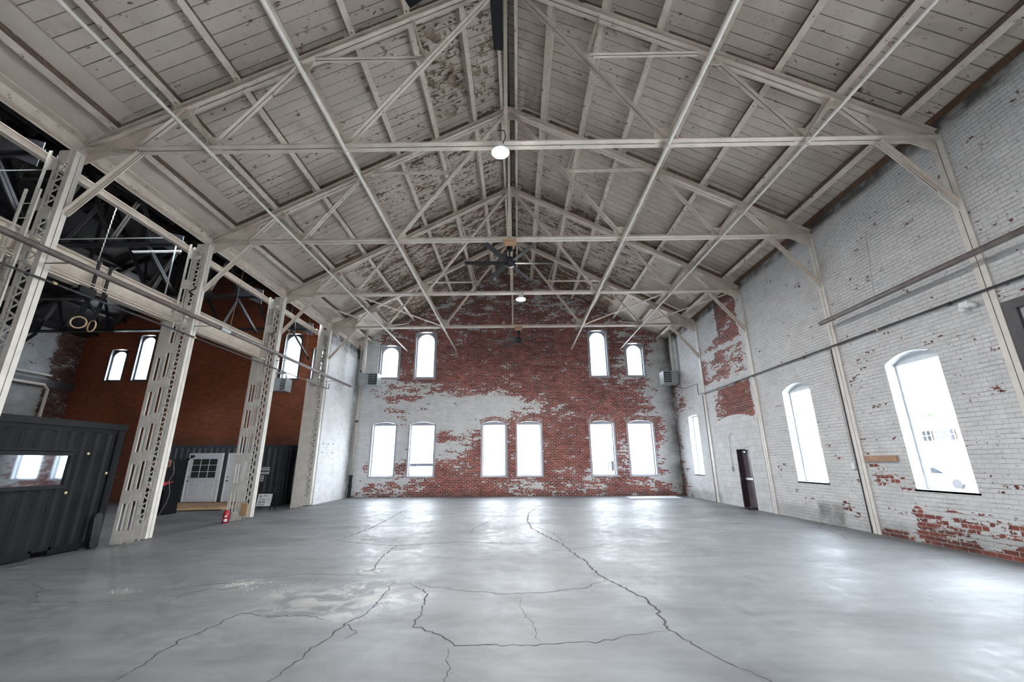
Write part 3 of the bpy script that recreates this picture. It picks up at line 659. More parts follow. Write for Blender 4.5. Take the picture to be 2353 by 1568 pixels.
# ---------------------------------------------------------------- trusses
def rivets(mb, pts, y, r=.012):
    for p in pts:
        x, z = p
        vs = [(x+r*math.cos(a), y, z+r*math.sin(a)) for a in [2*PI*i/6 for i in range(6)]]; s_ = -1
        vs += [(x+r*.5*math.cos(a), y-.008, z+r*.5*math.sin(a)) for a in [2*PI*i/6 for i in range(6)]]
        mb.add(vs, [(6, 7, 8, 9, 10, 11)]+[(i, (i+1) % 6, 6+(i+1) % 6, 6+i) for i in range(6)])
def truss(name, label, cat, y, m, cx=-.17, x0=-8.42, x1=8.05, group=None, knee=True, wood='purlin_side', ks=1.0, pxs=()):
    t = thing(name, label, cat, (cx, y, ZC), group)
    c = lambda x: zch(x, cx)
    Y = y
    hw = 8.24
    L = lambda fx: cx+fx       # symmetric about the ridge
    def top(x): return (x, Y, c(x))
    for sgn, xe in ((-1, x0), (1, x1)):
        mb = MB(); p = (xe, Y, c(xe)); q = (cx, Y, c(cx))
        for sd in (-1, 1):
            mb.bar(p, q, .085, .016, ow=sd*.054, od=0); mb.bar((p[0], p[1], p[2]-.15), (q[0], q[1], q[2]-.15), .085, .016, ow=sd*.054)
            mb.bar((p[0], p[1], p[2]-.075), (q[0], q[1], q[2]-.075), .014, .15, ow=sd*.02)
        mb.build('top_chord', m, t)
        # packing board between chord and deck
        xe2 = xe+(.25 if sgn < 0 else -.08)
        stops = sorted([xe2]+[p_ for p_ in pxs if (p_-cx)*sgn > 0 and abs(p_-cx) < abs(xe2-cx)]+[cx+sgn*.3])
        for a_, b_ in zip(stops, stops[1:]):
            if b_-a_ < .35: continue
            a_ += .09; b_ -= .09
            MB().bar((a_, Y+.03, c(a_)+.125), (b_, Y+.03, c(b_)+.125), .05, .205).build('packing_board', wood, t)
    MB().angle((x0, Y, ZC), (x1, Y, ZC), leg=.10, gap=.022, t=.014).build('bottom_chord', m, t)
    nodes_t = [6.42, 4.25, 2.03]; nb = [7.22, 5.74, 3.10]
    for sgn in (-1, 1):
        X = lambda f: cx+sgn*f*ks
        T = [(X(f), Y, c(X(f))-.12) for f in nodes_t]; B = [(X(f), Y, ZC+.05) for f in nb]
        m1 = (X(1.72), Y, 9.73)
        for p, q, lg in ((T[0], B[0], .065), (T[0], B[1], .06), (B[1], T[1], .065), (T[1], B[2], .065), (B[2], (cx+sgn*.12, Y, c(cx)-.22), .075), (T[2], m1, .05), (m1, (X(4.05), Y, 9.73), .05)):
            MB().angle(p, q, leg=lg, gap=.018, t=.011).build('web_member', m, t)
        # gussets
        def gus(x, z, pts, rv=(), ry=0, rr=.012):
            g = MB().prism([(x+a*sgn, Y-.008, z+b) for a, b in pts], (0, .016, 0))
            if rv: rivets(g, rv, Y-ry, rr)
            g.build('gusset_plate', m, t)
        gus(X(6.42), c(X(6.42)), [(.22, -.05), (-.22, .07), (-.10, -.32), (.18, -.34)])
        gus(X(4.25), c(X(4.25)), [(.28, -.08), (-.26, .06), (-.18, -.30), (.22, -.34)], [(X(4.25)+a, c(X(4.25)+a)-.07+b) for a in (-.2, -.1, 0, .1, .2) for b in (-.02, .02)], .03)
        gus(X(5.74), ZC, [(-.20, -.02), (.20, -.02), (.12, .30), (-.16, .30)])
        gus(X(3.10), ZC, [(-.24, -.04), (.24, -.04), (.16, .36), (-.20, .36)], [(X(3.10)+a, ZC+b) for a in (-.14, -.05, .05, .14) for b in (-.03, .03)], .03, .014)
        gus(X(1.72), 9.73, [(-.09, .10), (.09, .08), (.12, -.07), (-.12, -.10)])
        gus(X(7.95), ZC, [(.24, -.30), (.24, .26), (-.9, .58), (-.78, -.04), (-.35, -.04)], [(X(7.95)+sgn*(.1-.11*i), ZC+.13+.055*i) for i in range(9)], .09)
        if knee:
            ke = (x0 if sgn < 0 else x1, Y, 6.10)
            kb = MB().angle((X(7.15), Y, ZC-.05), ke, leg=.07, gap=.02, t=.012, flat_low=False).build('knee_brace', m, t)
    for sd in (-1, 1):
        pass
    kp = MB()
    for sd in (-1, 1): kp.bar((cx, Y, ZC+.06), (cx, Y, c(cx)-.1), .03, .075, ow=sd*.035)
    kp.build('king_post', m, t)
    ap = MB(); ap.prism([(cx+a, Y-.008, c(cx)+b) for a, b in ((-.4, -.18), (0, .03), (.4, -.18), (.24, -.42), (-.24, -.42))], (0, .016, 0)); rivets(ap, [(cx+s_*(.08+.07*i), c(cx)-.10-.037*i) for i in range(5) for s_ in (-1, 1)], Y-.012); ap.build('apex_plate', m, t)
    return t
TL = ['cream steel roof truss nearest the camera, carrying the bright round lamp',
      'cream steel roof truss second from the camera, with the large black fan under it',
      'cream steel roof truss third from the camera, with the small distant round lamp',
      'cream steel roof truss closest to the brick gable wall, with the farther black fan']
t1 = truss('roof_truss', TL[0], 'truss', TY[0], 'cream', group='nave roof trusses', pxs=PX)
for i in (1, 2, 3):
    c_ = copy_tree(t1); c_.location.y = TY[i]; c_['label'] = TL[i]
# aisle trusses, black
BL = ['black steel truss spanning the dark aisle nearest the camera', 'black steel truss of the dark aisle, level with the column behind the hanging rings', 'black steel truss of the dark aisle, third from the camera', 'black steel truss of the dark aisle close to the orange brick wall']
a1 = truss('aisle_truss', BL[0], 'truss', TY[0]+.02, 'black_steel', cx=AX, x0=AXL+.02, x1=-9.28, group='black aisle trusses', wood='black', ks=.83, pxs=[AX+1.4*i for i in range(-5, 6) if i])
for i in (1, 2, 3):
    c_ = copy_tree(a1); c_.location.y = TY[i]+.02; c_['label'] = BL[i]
# a few black aisle purlins
for k, x in enumerate([AX+1.4*i for i in range(-5, 6) if i]):
    side = 'left' if x < AX else 'right'; n_ = abs(round((x-AX)/1.4))
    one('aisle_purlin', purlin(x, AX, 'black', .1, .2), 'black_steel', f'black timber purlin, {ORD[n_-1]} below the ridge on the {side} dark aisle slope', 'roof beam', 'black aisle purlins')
# longitudinal rods along the truss nodes
for x, nm in ((-5.91, 'outer left'), (-3.27, 'inner left'), (2.93, 'inner right'), (5.57, 'outer right')):
    mb = MB(); r = .038 if 'inner' in nm else .031
    mb.tube([(x, YF+.02, ZC-.09), (x, YB+.05, ZC-.09)], r, 10)
    for yy in TY: mb.lathe((x, yy-.05, ZC-.09), [(r+.014, 0), (r+.014, .1)], 10, 'Y')
    one('tie_pipe', mb, 'white_steel', f'long white tie pipe running the length of the roof, {nm} one of four', 'tie pipe', 'lengthwise tie pipes under the trusses', smooth=False)
for x, nm in ((-3.05, 'left'), (3.15, 'right')):
    mb = MB().bar((x, YF+.02, ZC+.12), (x, YB-.02, ZC+.12), .02, .10).bar((x, YF+.02, ZC+.07), (x, YB-.02, ZC+.07), .09, .014)
    one('bracing_angle', mb, 'cream', f'cream steel angle lying beside the {nm} inner tie pipe', 'brace')
xb = [((-8.2, TY[2]), (-5.91, TY[3]), 'first from the left columns'), ((-5.91, TY[2]), (-3.27, TY[3]), 'second from the left columns'), ((5.57, TY[2]), (2.93, TY[3]), 'left one on the right side'), ((8.0, TY[2]), (5.57, TY[3]), 'right one against the white wall')]
for (a, b_, nm) in xb:
    one('diagonal_brace', MB().bar((a[0], a[1], ZC+.03), (b_[0], b_[1], ZC+.03), .07, .03), 'cream', f'slim diagonal roof brace between the two farthest trusses, {nm}', 'brace', 'horizontal diagonal braces')
for s_ in (-1, 1):
    for a, b_, nm in ((2.03, 5.74, 'rising'),):
        x1_, x2_ = -.17+s_*5.74, -.17+s_*3.10
        one('sway_brace', MB().bar((x1_, TY[3], ZC+.1), (x1_, YB-.03, zdeck(x1_)-.3), .05, .05), 'cream', f'sloping steel brace from the farthest truss up to the gable wall, {"left" if s_ < 0 else "right"} side', 'brace', 'sway braces at the gable')
# knee stubs against the gable wall
# ---------------------------------------------------------------- left columns
def lacing(mb, x0, x1, y, z0, z1, pitch=.17, w=.035):
    z = z0; k = 0
    while z+pitch/2 < z1:
        a, b_ = (x0, x1) if k % 2 == 0 else (x1, x0)
        mb.bar((a, y, z), (b_, y, z+pitch/2+.03), .008, w); z += pitch/2+.03; k += 1
def column(y, label, crane=True, solid=False, zb=-.13):
    t = thing('lattice_column', label, 'column', (-8.42, y, zb), 'riveted lattice columns')
    yn, yf = y-.16, y+.02         # two faces
    f = MB()      # nave-side leg: two angles with a dark slot between
    for a, b_ in ((yn, yn+.085), (yn+.10, yn+.185)):
        f.box(-8.405, -8.39, a, b_, 0, 7.4)
    f.box(-8.49, -8.405, yn, yn+.012, 0, 7.4); f.box(-8.49, -8.405, yn+.173, yn+.185, 0, 7.4)
    f.build('nave_leg', 'white_steel', t)
    l = MB()
    lacing(l, -8.47, -8.66, yn-.004, .35, 7.2)
    l.box(-8.66, -8.49, yn-.008, yn, 0, .33); l.box(-8.66, -8.49, yn-.008, yn, 7.1, 7.4); l.box(-8.66, -8.49, yn-.008, yn, 5.9, 6.15)
    l.build('lacing_bars', 'white_steel', t)
    def channel(nm, x, z1, w=.062):
        c = MB(); c.box(x-w, x, yn-.004, yn+.010, zb, z1); c.box(x-.03, x, yn+.175, yn+.189, zb, z1); c.box(x-.010 if nm else x-w, x if nm else x-w+.010, yn, yn+.045, zb, z1); c.box(x-.010 if nm else x-w, x if nm else x-w+.010, yn+.14, yn+.185, zb, z1)
        rv = [(x-w/2, zb+.15+.55*i+d) for i in range(int((z1-zb-.3)/.55)) for d in (0, .07, .14)]
        rivets(c, rv, yn-.004, .013)
        return c.build('channel_leg', 'white_steel', t)
    channel(1, -8.655, 7.4)
    channel(0, -8.86, 7.4)
    bt = MB()
    for i in range(9): z = zb+.05+i*.88; bt.box(-8.90, -8.70, yn-.010, yn-.002, z, z+(.88 if solid else .26))
    bt.build('batten_plates', 'white_steel', t)
    if crane:
        ch = channel(1, -9.10, 5.12, .07)
        b2 = MB(); xx0, xx1 = -9.14, -8.86
        for i in range(7):
            z = zb+.02+i*.86; z2 = min(z+(.86 if solid else .28), 5.1)
            if z < 5: b2.box(-9.12, -8.92, yn-.010, yn-.002, z, z2)
        b2.box(-9.17, -8.87, yn-.012, yn-.003, 4.25, 5.12)
        b2.build('batten_plates', 'white_steel', t)
        MB().box(-9.02, -9.005, yn+.01, yn+.05, zb, 5.1).build('middle_web', 'white_steel', t)
        cp = MB(); cp.box(-9.20, -8.84, yn-.03, yn+.22, 5.12, 5.15); rivets(cp, [(-9.05+a, 4.95+b_) for a in (0, .1) for b_ in (0, .1)], yn-.013, .016); cp.build('cap_plate', 'white_steel', t)
    return t
column(TY[0], 'cream lattice column cut by the left picture edge, with a ladder on it')
column(TY[1], 'white lattice column standing beside the dark container corner and black skateboard')
column(TY[2], 'white lattice column with the red fire extinguisher at its foot')
c4 = column(TY[3], 'plated white column at the end of the white brick stub wall', solid=True)
# runway girder on the crane legs
g = thing('runway_girder', 'cream I-beam girder carried on the lattice columns along the dark aisle', 'girder', (-9.03, 5, 5.15))
MB().box(-9.04, -9.02, YF+.02, TY[2]-.02, 5.17, 5.73).build('web', 'cream', g)
MB().box(-9.13, -8.93, YF+.02, TY[2]-.02, 5.15, 5.17).build('flange', 'cream', g)
MB().box(-9.13, -8.93, YF+.02, TY[2]-.02, 5.73, 5.75).build('flange', 'cream', g)
MB().box(-9.06, -9.0, YF+.02, TY[2]-.3, 5.75, 5.80).build('rail', 'rail', g)
MB().tube([(-8.90, YF+.1, 5.20), (-8.90, TY[2]-.1, 5.20)], .015, 6).tube([(-8.90, YF+.1, 5.26), (-8.90, TY[2]-.1, 5.26)], .012, 6).build('conduits', 'cream', g)
# long round pipes either side
cpp = thing('crane_pipe', 'long weathered brown pipe hung in front of the left columns', 'pipe', (-7.95, 10, 5.05))
MB().tube([(-7.95, 1.0, 5.1), (-7.95, 19.6, 5.13)], .055, 14).build('pipe', 'rail', cpp, smooth=True)
MB().lathe((-7.95, 10.55, 5.117), [(.062, 0), (.062, .35)], 14, 'Y').build('joint_sleeve', 'galv', cpp)
for y in TY: MB().bar((-8.387, y-.07, 5.06), (-7.96, y-.07, 5.06), .025, .012).build('bracket', 'rail', cpp)
cp = thing('hanging_pipe', 'long dark round pipe hung in front of the white right wall', 'pipe', (7.75, 5, 4.95))
MB().tube([(7.75, 0.5, 4.98), (7.75, 10.19, 4.94)], .055, 14).build('pipe', 'rail', cp, smooth=True)
MB().tube([(7.75, 3.2, 5.03), (7.9, 3.2, 6.5)], .005, 5).tube([(7.75, 8.5, 5.0), (7.95, 8.5, 6.6)], .004, 5).build('hanger_wire', 'grey_metal', cp)
sp1 = thing('wall_pipe', 'thin black pipe running along the white right wall above the windows', 'pipe', (8.03, 10, 4.37))
MB().tube([(8.02, 2, 4.37), (8.02, 17.95, 4.39)], .024, 8).build('pipe', 'dark_pipe', sp1)
MB().tube([(8.02, 17.95, 4.39), (7.9, 18.2, 4.39), (7.9, 18.2, 4.85), (7.86, 19.5, 4.88), (7.6, 20.5, 5.2)], .014, 6).build('branch_pipe', 'dark_pipe', sp1)
for yy in (7.3, 11.4, 14.0): MB().lathe((8.02, yy, 4.37), [(.035, 0), (.035, .07)], 8, 'Y').build('coupling', 'dark_pipe', sp1)
MB().lathe((8.02, 8.9, 4.38), [(.034, 0), (.034, .04)], 8, 'Y').build('coupling', 'brass', sp1)
sp2 = thing('aisle_pipe', 'thin black pipe strapped across the left columns under the girder', 'pipe', (-8.34, 10, 4.77))
MB().tube([(-8.34, 1, 4.75), (-8.34, 18.2, 4.77)], .02, 8).build('pipe', 'dark_pipe', sp2)
MB().tube([(-8.34, 18.2, 4.77), (-8.34, 18.2, 5.0)], .015, 6).build('riser', 'dark_pipe', sp2)
for yy in (6.8, 10.2): MB().lathe((-8.34, yy, 4.765), [(.03, 0), (.03, .06)], 8, 'Y').build('coupling', 'brass', sp2)
# ---------------------------------------------------------------- wall posts on the right
PL = ['white steel wall post at the right picture edge, beside the large window', 'white steel wall post between the two large right hand windows', 'white steel wall post just right of the maroon side door', 'white steel wall post between the side door and the narrow far window']
for i, y in enumerate(TY):
    t = thing('wall_post', PL[i], 'post', (XR, y, 0), 'steel posts on the right wall')
    MB().box(XR-.03, XR-.002, y-.10, y-.008, 0, 7.42).build('flange_plate', 'white_steel', t)
    MB().box(XR-.03, XR-.002, y+.008, y+.10, 0, 7.42).build('flange_plate', 'white_steel', t)
    MB().box(XR-.018, XR-.004, y-.008, y+.008, 0, 7.4).build('slot', 'dark_pipe', t)
    MB().prism([(XR-.03, y-.02, 6.20), (XR-.30, y-.02, 6.34), (XR-.30, y-.02, 6.24), (XR-.03, y-.02, 5.92)], (0, .03, 0)).build('bracket', 'white_steel', t)
for y, zb_, m_ in ((TY[1]+.14, 0, 'dark_pipe'), (TY[3]+.14, 0, 'dark_pipe')):
    nm = 'between the two big right windows' if y < 12 else 'left of the side door'
    one('downpipe', MB().tube([(XR-.03, y, zb_), (XR-.03, y, 4.34)], .014, 6), m_, f'thin dark conduit dropping down the wall post {nm}', 'pipe')
# ---------------------------------------------------------------- windows
WN = [0]
def window(ax, o, depth, fm, arch=None, fw=.05, mull=False, surround=True, vis=True, c=None, dirn=1):
    """o: opening tuple; frame is set into the wall at depth"""
    WN[0] += 1
    u0, u1, z0, z1, rise = o; cu = (u0+u1)/2
    base = YB if ax == 'Y' else XR
    if c is not None: base = c
    t = bpy.data.objects.new(f'window_{WN[0]}', None); COL.objects.link(t); t['kind'] = 'structure'
    t.location = (cu, base+depth, z0) if ax == 'Y' else (base+depth, cu, z0)
    P = (lambda u, w, z: (u, base+w, z)) if ax == 'Y' else (lambda u, w, z: (base+w, u, z))
    def bx_(mb, a, b, w0, w1, c0, c1):
        if ax == 'Y': mb.box(a, b, base+w0, base+w1, c0, c1)
        else: mb.box(base+w0, base+w1, a, b, c0, c1)
    d0, d1 = depth, depth+.06
    f = MB(); e = .004
    bx_(f, u0+e, u0+fw, d0, d1, z0+e, z1-e); bx_(f, u1-fw, u1-e, d0, d1, z0+e, z1-e); bx_(f, u0+fw, u1-fw, d0, d1, z0+e, z0+fw)
    zt = z1+rise-.01
    if arch:
        # plate above with a round-headed opening
        r = (u1-u0)/2-fw; zc0 = z1-fw-r*arch; n = 14; pts = []
        for i in range(n):
            a0 = PI*i/n; a1 = PI*(i+1)/n
            x0_, x1_ = cu+r*math.cos(a0), cu+r*math.cos(a1); y0_, y1_ = zc0+r*arch*math.sin(a0), zc0+r*arch*math.sin(a1)
            q = [P(x0_, d0, y0_), P(x1_, d0, y1_), P(x1_, d0, z1-e), P(x0_, d0, z1-e)]
            f.prism(q, (0, .05, 0) if ax == 'Y' else (.05, 0, 0))
        bx_(f, u0+e, u1-e, d0, d1, z1-e, z1+rise*.45)
    else:
        bx_(f, u0+fw, u1-fw, d0, d1, z1-fw, z1-e)
        if rise:
            arc = [(u0+e+(u1-u0-2*e)*i/12) for i in range(13)]
            q = [P(u, d0+.005, z1-e+.001) for u in (arc[-1], arc[0])]+[P(u, d0+.005, z1-e+.002+(rise-.008)*(1-((u-cu)/((u1-u0)/2))**2)) for u in arc]
            f.prism(q, (0, .05, 0) if ax == 'Y' else (.05, 0, 0))
    if mull: bx_(f, cu-.02, cu+.02, d0+.01, d1, z0+fw, z1-fw)
    f.build('window_frame', fm, t)
    g_ = MB(); bx_(g_, u0+fw-.01, u1-fw+.01, d0+.028, d0+.034, z0+fw-.01, z1-.02); g_.build('pane', 'glass', t)
    sll = MB(); bx_(sll, u0-.03, u1+.03, -.02 if surround else .0, depth-.002, z0-.035, z0+.003) ; sll.build('window_sill', fm, t)
    if surround:
        a = MB(); w = .085 if depth < .2 else .05
        bx_(a, u0-w, u0-.001, -.012, .01, z0-.035, z1); bx_(a, u1+.001, u1+w, -.012, .01, z0-.035, z1)
        bx_(a, u0-w, u1+w, -.012, .01, z0-.07, z0-.036)
        a.build('surround', fm, t)
        if depth != .12:
            n = int((u1-u0)/.085)+3; h_ = .21 if rise > .1 else .12
            va = MB()
            for i in range(n):
                e0, e1 = u0-.12+(u1-u0+.24)*(i+.06)/n, u0-.12+(u1-u0+.24)*(i+.94)/n
                def zc_(u): return z1+.035+rise*(1-min(1.3, ((u-cu)/((u1-u0)/2))**2))
                sp_ = lambda u: u+(u-cu)*.10
                va.prism([P(e0, -.006, zc_(e0)), P(e1, -.006, zc_(e1)), P(sp_(e1), -.006, zc_(e1)+h_), P(sp_(e0), -.006, zc_(e0)+h_)], (0, .012, 0) if ax == 'Y' else (.012, 0, 0))
            va.build('brick_arch', 'arch_brick' if ax == 'Y' and not (cu < -4.6 and z0 < 2) else 'arch_white', t)
    return t
for o in lowW: window('Y', o, .16, 'frame_grey')
for o in upW: window('Y', o, .10, 'frame_grey', arch=.95, fw=.07)
for o in rightW: window('X', o, .22, 'frame_white', fw=.045, surround=False)
for o in aisW: window('Y', o, .12, 'frame_dark', arch=.95, fw=.07)
# ---------------------------------------------------------------- side door and loading bay
D = bpy.data.objects.new('door_1', None); COL.objects.link(D); D.location = (XR+.1, 15.58, 0); D['kind'] = 'structure'
y0, y1 = doorO[0], doorO[1]
MB().box(XR-.01, XR+.30, y1-.05, y1-.002, 0, 2.05).box(XR-.01, XR+.30, y0+.002, y0+.05, 0, 2.05).box(XR-.01, XR+.30, y0+.05, y1-.05, 2.0, 2.055).build('door_frame', 'maroon', D)
lf = MB().box(XR+.20, XR+.245, y0+.052, y1-.052, .015, 1.995).build('door_leaf', 'door_leaf', D)
MB().box(XR+.13, XR+.17, y0+.09, y1-.12, .94, 1.01).box(XR+.17, XR+.20, y0+.10, y0+.15, .93, 1.02).box(XR+.17, XR+.20, y1-.18, y1-.13, .93, 1.02).build('push_bar', 'steel', lf)
MB().box(XR+.14, XR+.20, y1-.35, y1-.15, 1.88, 1.93).bar((XR+.15, y1-.25, 1.95), (XR+.06, y1-.4, 1.985), .02, .02).build('door_closer', 'steel', lf)
one('door_mat', MB().box(XR-.32, XR+.0, y0+.06, y1-.30, .001, .035), 'maroon', 'small dark block lying on the floor at the maroon side door', 'mat')
bayt = bpy.data.objects.new('door_2', None); COL.objects.link(bayt); bayt.location = (XR, 4.4, 0); bayt['kind'] = 'structure'
MB().box(XR-.06, XR-.002, 6.38, 6.56, 0, 3.93).box(XR-.06, XR-.002, 2.0, 2.18, 0, 3.93).build('door_jamb', 'dark_pipe', bayt)
MB().box(XR-.06, XR-.002, 2.0, 6.56, 3.93, 4.08).build('door_header', 'dark_pipe', bayt)
# wall bits
one('wooden_plank', MB().box(XR-.045, XR-.003, 9.30, 10.16, 1.56, 1.69), 'board', 'bare brown plank screwed to the white wall left of the big right window', 'plank')
fl = thing('floodlight', 'small white twin head emergency light on the right wall beside the nearest wall post', 'light', (XR-.1, 7.0, 4.2))
MB().box(XR-.09, XR-.002, 7.0, 7.16, 4.18, 4.30).build('housing', 'label_white', fl)
for q_ in ((6.93, 4.2), (7.10, 4.16)): MB().lathe((XR-.16, *q_), [(.03, 0), (.055, .09)], 12, 'X').build('lamp_head', 'label_white', fl, smooth=True)
sb = thing('socket_box', 'small white electrical box beside the wall post above the chipped paint', 'socket', (XR, 10.5, 1.45))
MB().box(XR-.06, XR-.002, 10.47, 10.57, 1.40, 1.53).build('box', 'label_white', sb)
MB().tube([(XR-.02, 10.52, 1.53), (XR-.02, 10.52, 4.3)], .010, 6).build('conduit', 'white_steel', sb)
kc = thing('cable_drop', 'loose grey cable with a pull switch hanging left of the side door', 'cable', (XR-.03, 16.4, 1.3))
MB().tube([(XR-.03, 15.95, 2.55), (XR-.04, 16.15, 2.62), (XR-.03, 16.35, 2.50), (XR-.03, 16.45, 1.9), (XR-.03, 16.45, 1.38)], .010, 6).build('cable', 'white_steel', kc)
MB().box(XR-.06, XR-.005, 16.40, 16.49, 1.24, 1.40).build('switch', 'grey_metal', kc)
# ---------------------------------------------------------------- lamps and fans
def highbay(x, y, label, z=7.24, r=.165):
    t = thing('high_bay_lamp', label, 'lamp', (x, y, z))
    MB().lathe((x, y, z), [(r*.97, 0), (r*.97, .012)], 28).build('lens', 'lamp', t)
    MB().lathe((x, y, z+.013), [(r, 0), (r*1.02, .03), (r*.55, .08), (r*.5, .14), (.03, .15)], 28).build('housing', 'label_white', t, smooth=False)
    MB().tube([(x, y, z+.16), (x, y, 7.44)], .012, 6).build('stem', 'dark_pipe', t)
    MB().tube([(x-.05, y-.14, 7.64), (x+.08, y-.15, 7.62), (x+.10, y-.13, 7.5), (x+.04, y-.02, 7.42)], .01, 6).build('cable', 'dark_pipe', t)
    ld = bpy.data.lights.new('lamp_light', 'AREA'); ld.shape = 'DISK'; ld.size = r*1.9; ld.energy = 160; ld.color = (1, .97, .92)
    lo = bpy.data.objects.new('lamp_light', ld); COL.objects.link(lo); lo.location = (x, y, z-.012)
    return t
highbay(-.27, TY[0]-.1, 'round lit high bay lamp glowing under the nearest truss')
highbay(.17, TY[2]-.05, 'small distant round lit high bay lamp under the third truss', r=.17)
def fan(x, y, z, a0, label, blockw=True):
    t = thing('ceiling_fan', label, 'fan', (x, y, z), 'black ceiling fans')
    if blockw: MB().box(x-.19, x+.19, y-.13, y+.13, 7.44, 7.49).box(x-.13, x+.13, y-.11, y+.11, 7.30, 7.43).build('mounting_block', 'wood_block', t)
    MB().lathe((x, y, 7.20), [(.075, 0), (.085, .10)], 16).build('canopy', 'black', t, smooth=False)
    MB().tube([(x, y, z+.2), (x, y, 7.22)], .022, 8).build('down_rod', 'black', t)
    MB().lathe((x, y, z-.10), [(.05, 0), (.13, .03), (.15, .10), (.13, .20), (.09, .27), (.04, .30)], 20).build('motor', 'black', t, smooth=True)
    for k in range(6):
        a = math.radians(a0+60*k); d = Vector((math.cos(a), math.sin(a), 0)); n_ = Vector((-math.sin(a), math.cos(a), .22)).normalized()
        c0 = Vector((x, y, z))
        q = MB(); P_ = []
        up_ = d.cross(n_).normalized()*.006
        for r_, w_ in ((.12, .05), (.30, .075), (1.1, .068), (1.22, .062)):
            P_.append((c0+d*r_-n_*w_, c0+d*r_+n_*w_, r_))
        vs = []
        for l_, r__, _ in P_: vs += [l_-up_, r__-up_, r__+up_, l_+up_]
        fs = [(3, 2, 1, 0), (12, 13, 14, 15)]
        for i in range(3):
            b__ = 4*i; fs += [(b__+j, b__+(j+1) % 4, b__+4+(j+1) % 4, b__+4+j) for j in range(4)]
        q.add(vs, fs); q.build('blade', 'black', t)
    return t
fan(-.17, 10.33, 6.82, 2, 'large black six blade ceiling fan hanging from a wood block on the second truss')
fan(.09, 17.99, 6.82, 8, 'far black six blade ceiling fan against the red brick wall')
fan(-.2, 2.98, 6.82, 90, 'black ceiling fan whose blade tips enter at the top of the photo')
# ---------------------------------------------------------------- unit heaters
def heater(c, w, d, h, label, louv, flue=None):
    t = thing('unit_heater', label, 'heater', c, 'grey unit heaters')
    x, y, z = c
    MB().box(x-w/2, x+w/2, y-d/2, y+d/2, z, z+h).build('casing', 'grey_metal', t)
    l = MB(); l.box(louv[0], louv[1], y-d/2-.012, y-d/2-.001, z+.06, z+h-.06); l.build('grille', 'black', t)
    b_ = MB()
    for i in range(5): zz_ = z+.11+i*(h-.22)/4.4; b_.prism([(louv[0]+.02, y-d/2-.05, zz_), (louv[0]+.02, y-d/2-.014, zz_+.04), (louv[0]+.02, y-d/2-.012, zz_+.03), (louv[0]+.02, y-d/2-.05, zz_-.012)], (louv[1]-louv[0]-.04, 0, 0))
    b_.build('louvres', 'grey_metal', t)
    if flue: MB().tube(flue[0], flue[1], 14).build('flue', 'white_steel', t, smooth=True)
    return t
h_l = heater((-7.40, 20.6, 5.30), .92, .6, .62, 'grey unit heater in the left corner of the red brick wall, with a white flue', (-7.38, -6.97), [[(-7.78, 20.6, 5.92), (-7.78, 20.6, 8.3)], .085])
h_r = heater((7.58, 20.6, 5.27), .72, .6, .62, 'grey unit heater in the right corner of the red brick wall, with a white flue', (7.24, 7.60), [[(7.86, 20.55, 5.89), (7.86, 20.55, 8.05)], .085])
ah = heater((-10.95, 19.0, 4.80), .72, .5, .60, 'grey unit heater hung in the dark aisle before its arched window', (-10.84, -10.64))
MB().tube([(-11.2, 18.9, 5.40), (-11.2, 18.9, 6.4)], .05, 12).tube([(-10.70, 18.9, 5.40), (-10.70, 18.9, 5.55), (-10.76, 18.9, 5.66), (-11.2, 18.9, 5.66)], .05, 12).build('flue', 'galv', ah, smooth=True)
for q, hh in (((-7.05, 20.6), h_l), ((7.3, 20.6), h_r)):
    MB().tube([(q[0], q[1], 5.91), (q[0], q[1], zdeck(q[0])-.02)], .008, 5).build('hanger_rod', 'galv', hh)
MB().tube([(-10.95, 19.0, 5.39), (-10.95, 19.0, zdeck(-10.95, AX)-.02)], .008, 5).build('hanger_rod', 'galv', ah)
# drain pipe in the corner
dp = thing('drain_pipe', 'beige drain pipe with a black iron foot in the left back corner', 'pipe', (-8.22, 21.5, 0))
MB().tube([(-8.22, 21.52, 1.0), (-8.22, 21.52, 7.4)], .055, 14).build('pipe', 'drain', dp, smooth=True)
MB().tube([(-8.25, 21.52, 0), (-8.25, 21.52, 1.0)], .075, 14).lathe((-8.25, 21.52, .94), [(.095, 0), (.095, .10)], 14).lathe((-8.25, 21.52, .45), [(.09, 0), (.09, .12)], 14).build('iron_foot', 'black', dp)
MB().lathe((-8.22, 21.52, 3.6), [(.075, 0), (.075, .12)], 14).lathe((-8.22, 21.52, 6.2), [(.075, 0), (.075, .12)], 14).build('joint_collar', 'dark_pipe', dp)
# anchor plates on the stub wall
for i, (px, py) in enumerate(((742, 1020), (754, 1021), (765, 1021), (740, 1040), (763, 1041))):
    p = at('X', XL, px, py); nm = ['top left', 'top middle', 'top right', 'bottom left', 'bottom right'][i]
    one('anchor_bolt', MB().lathe((XL+.001, p.y, p.z), [(.035, 0), (.035, .008), (.014, .01), (.012, .04)], 8, 'X'), 'grey_metal', f'small {nm} anchor bolt on the white brick stub wall', 'bolt', 'anchor bolts on the stub wall')
# sheet on the floor
P4 = [(4.90, 19.45), (7.25, 19.70), (7.35, 21.00), (5.02, 20.75)]
one('floor_sheet', MB().prism([(a, b_, .004) for a, b_ in P4], (0, 0, .035)), 'plate', 'flat pale rectangular sheet lying on the floor near the right back corner', 'board')
# ---------------------------------------------------------------- ladder on the first column
ld = thing('ladder', 'thin white steel ladder fixed to the nearest left column', 'ladder', (-8.8, 6.42, 1))
for x in (-8.92, -8.66): MB().box(x-.02, x+.02, 6.40, 6.43, -.12, 6.45).build('rail', 'white_steel', ld)
for i in range(21): MB().tube([(-8.90, 6.415, .15+.3*i), (-8.68, 6.415, .15+.3*i)], .009, 6).build('rung', 'white_steel', ld)
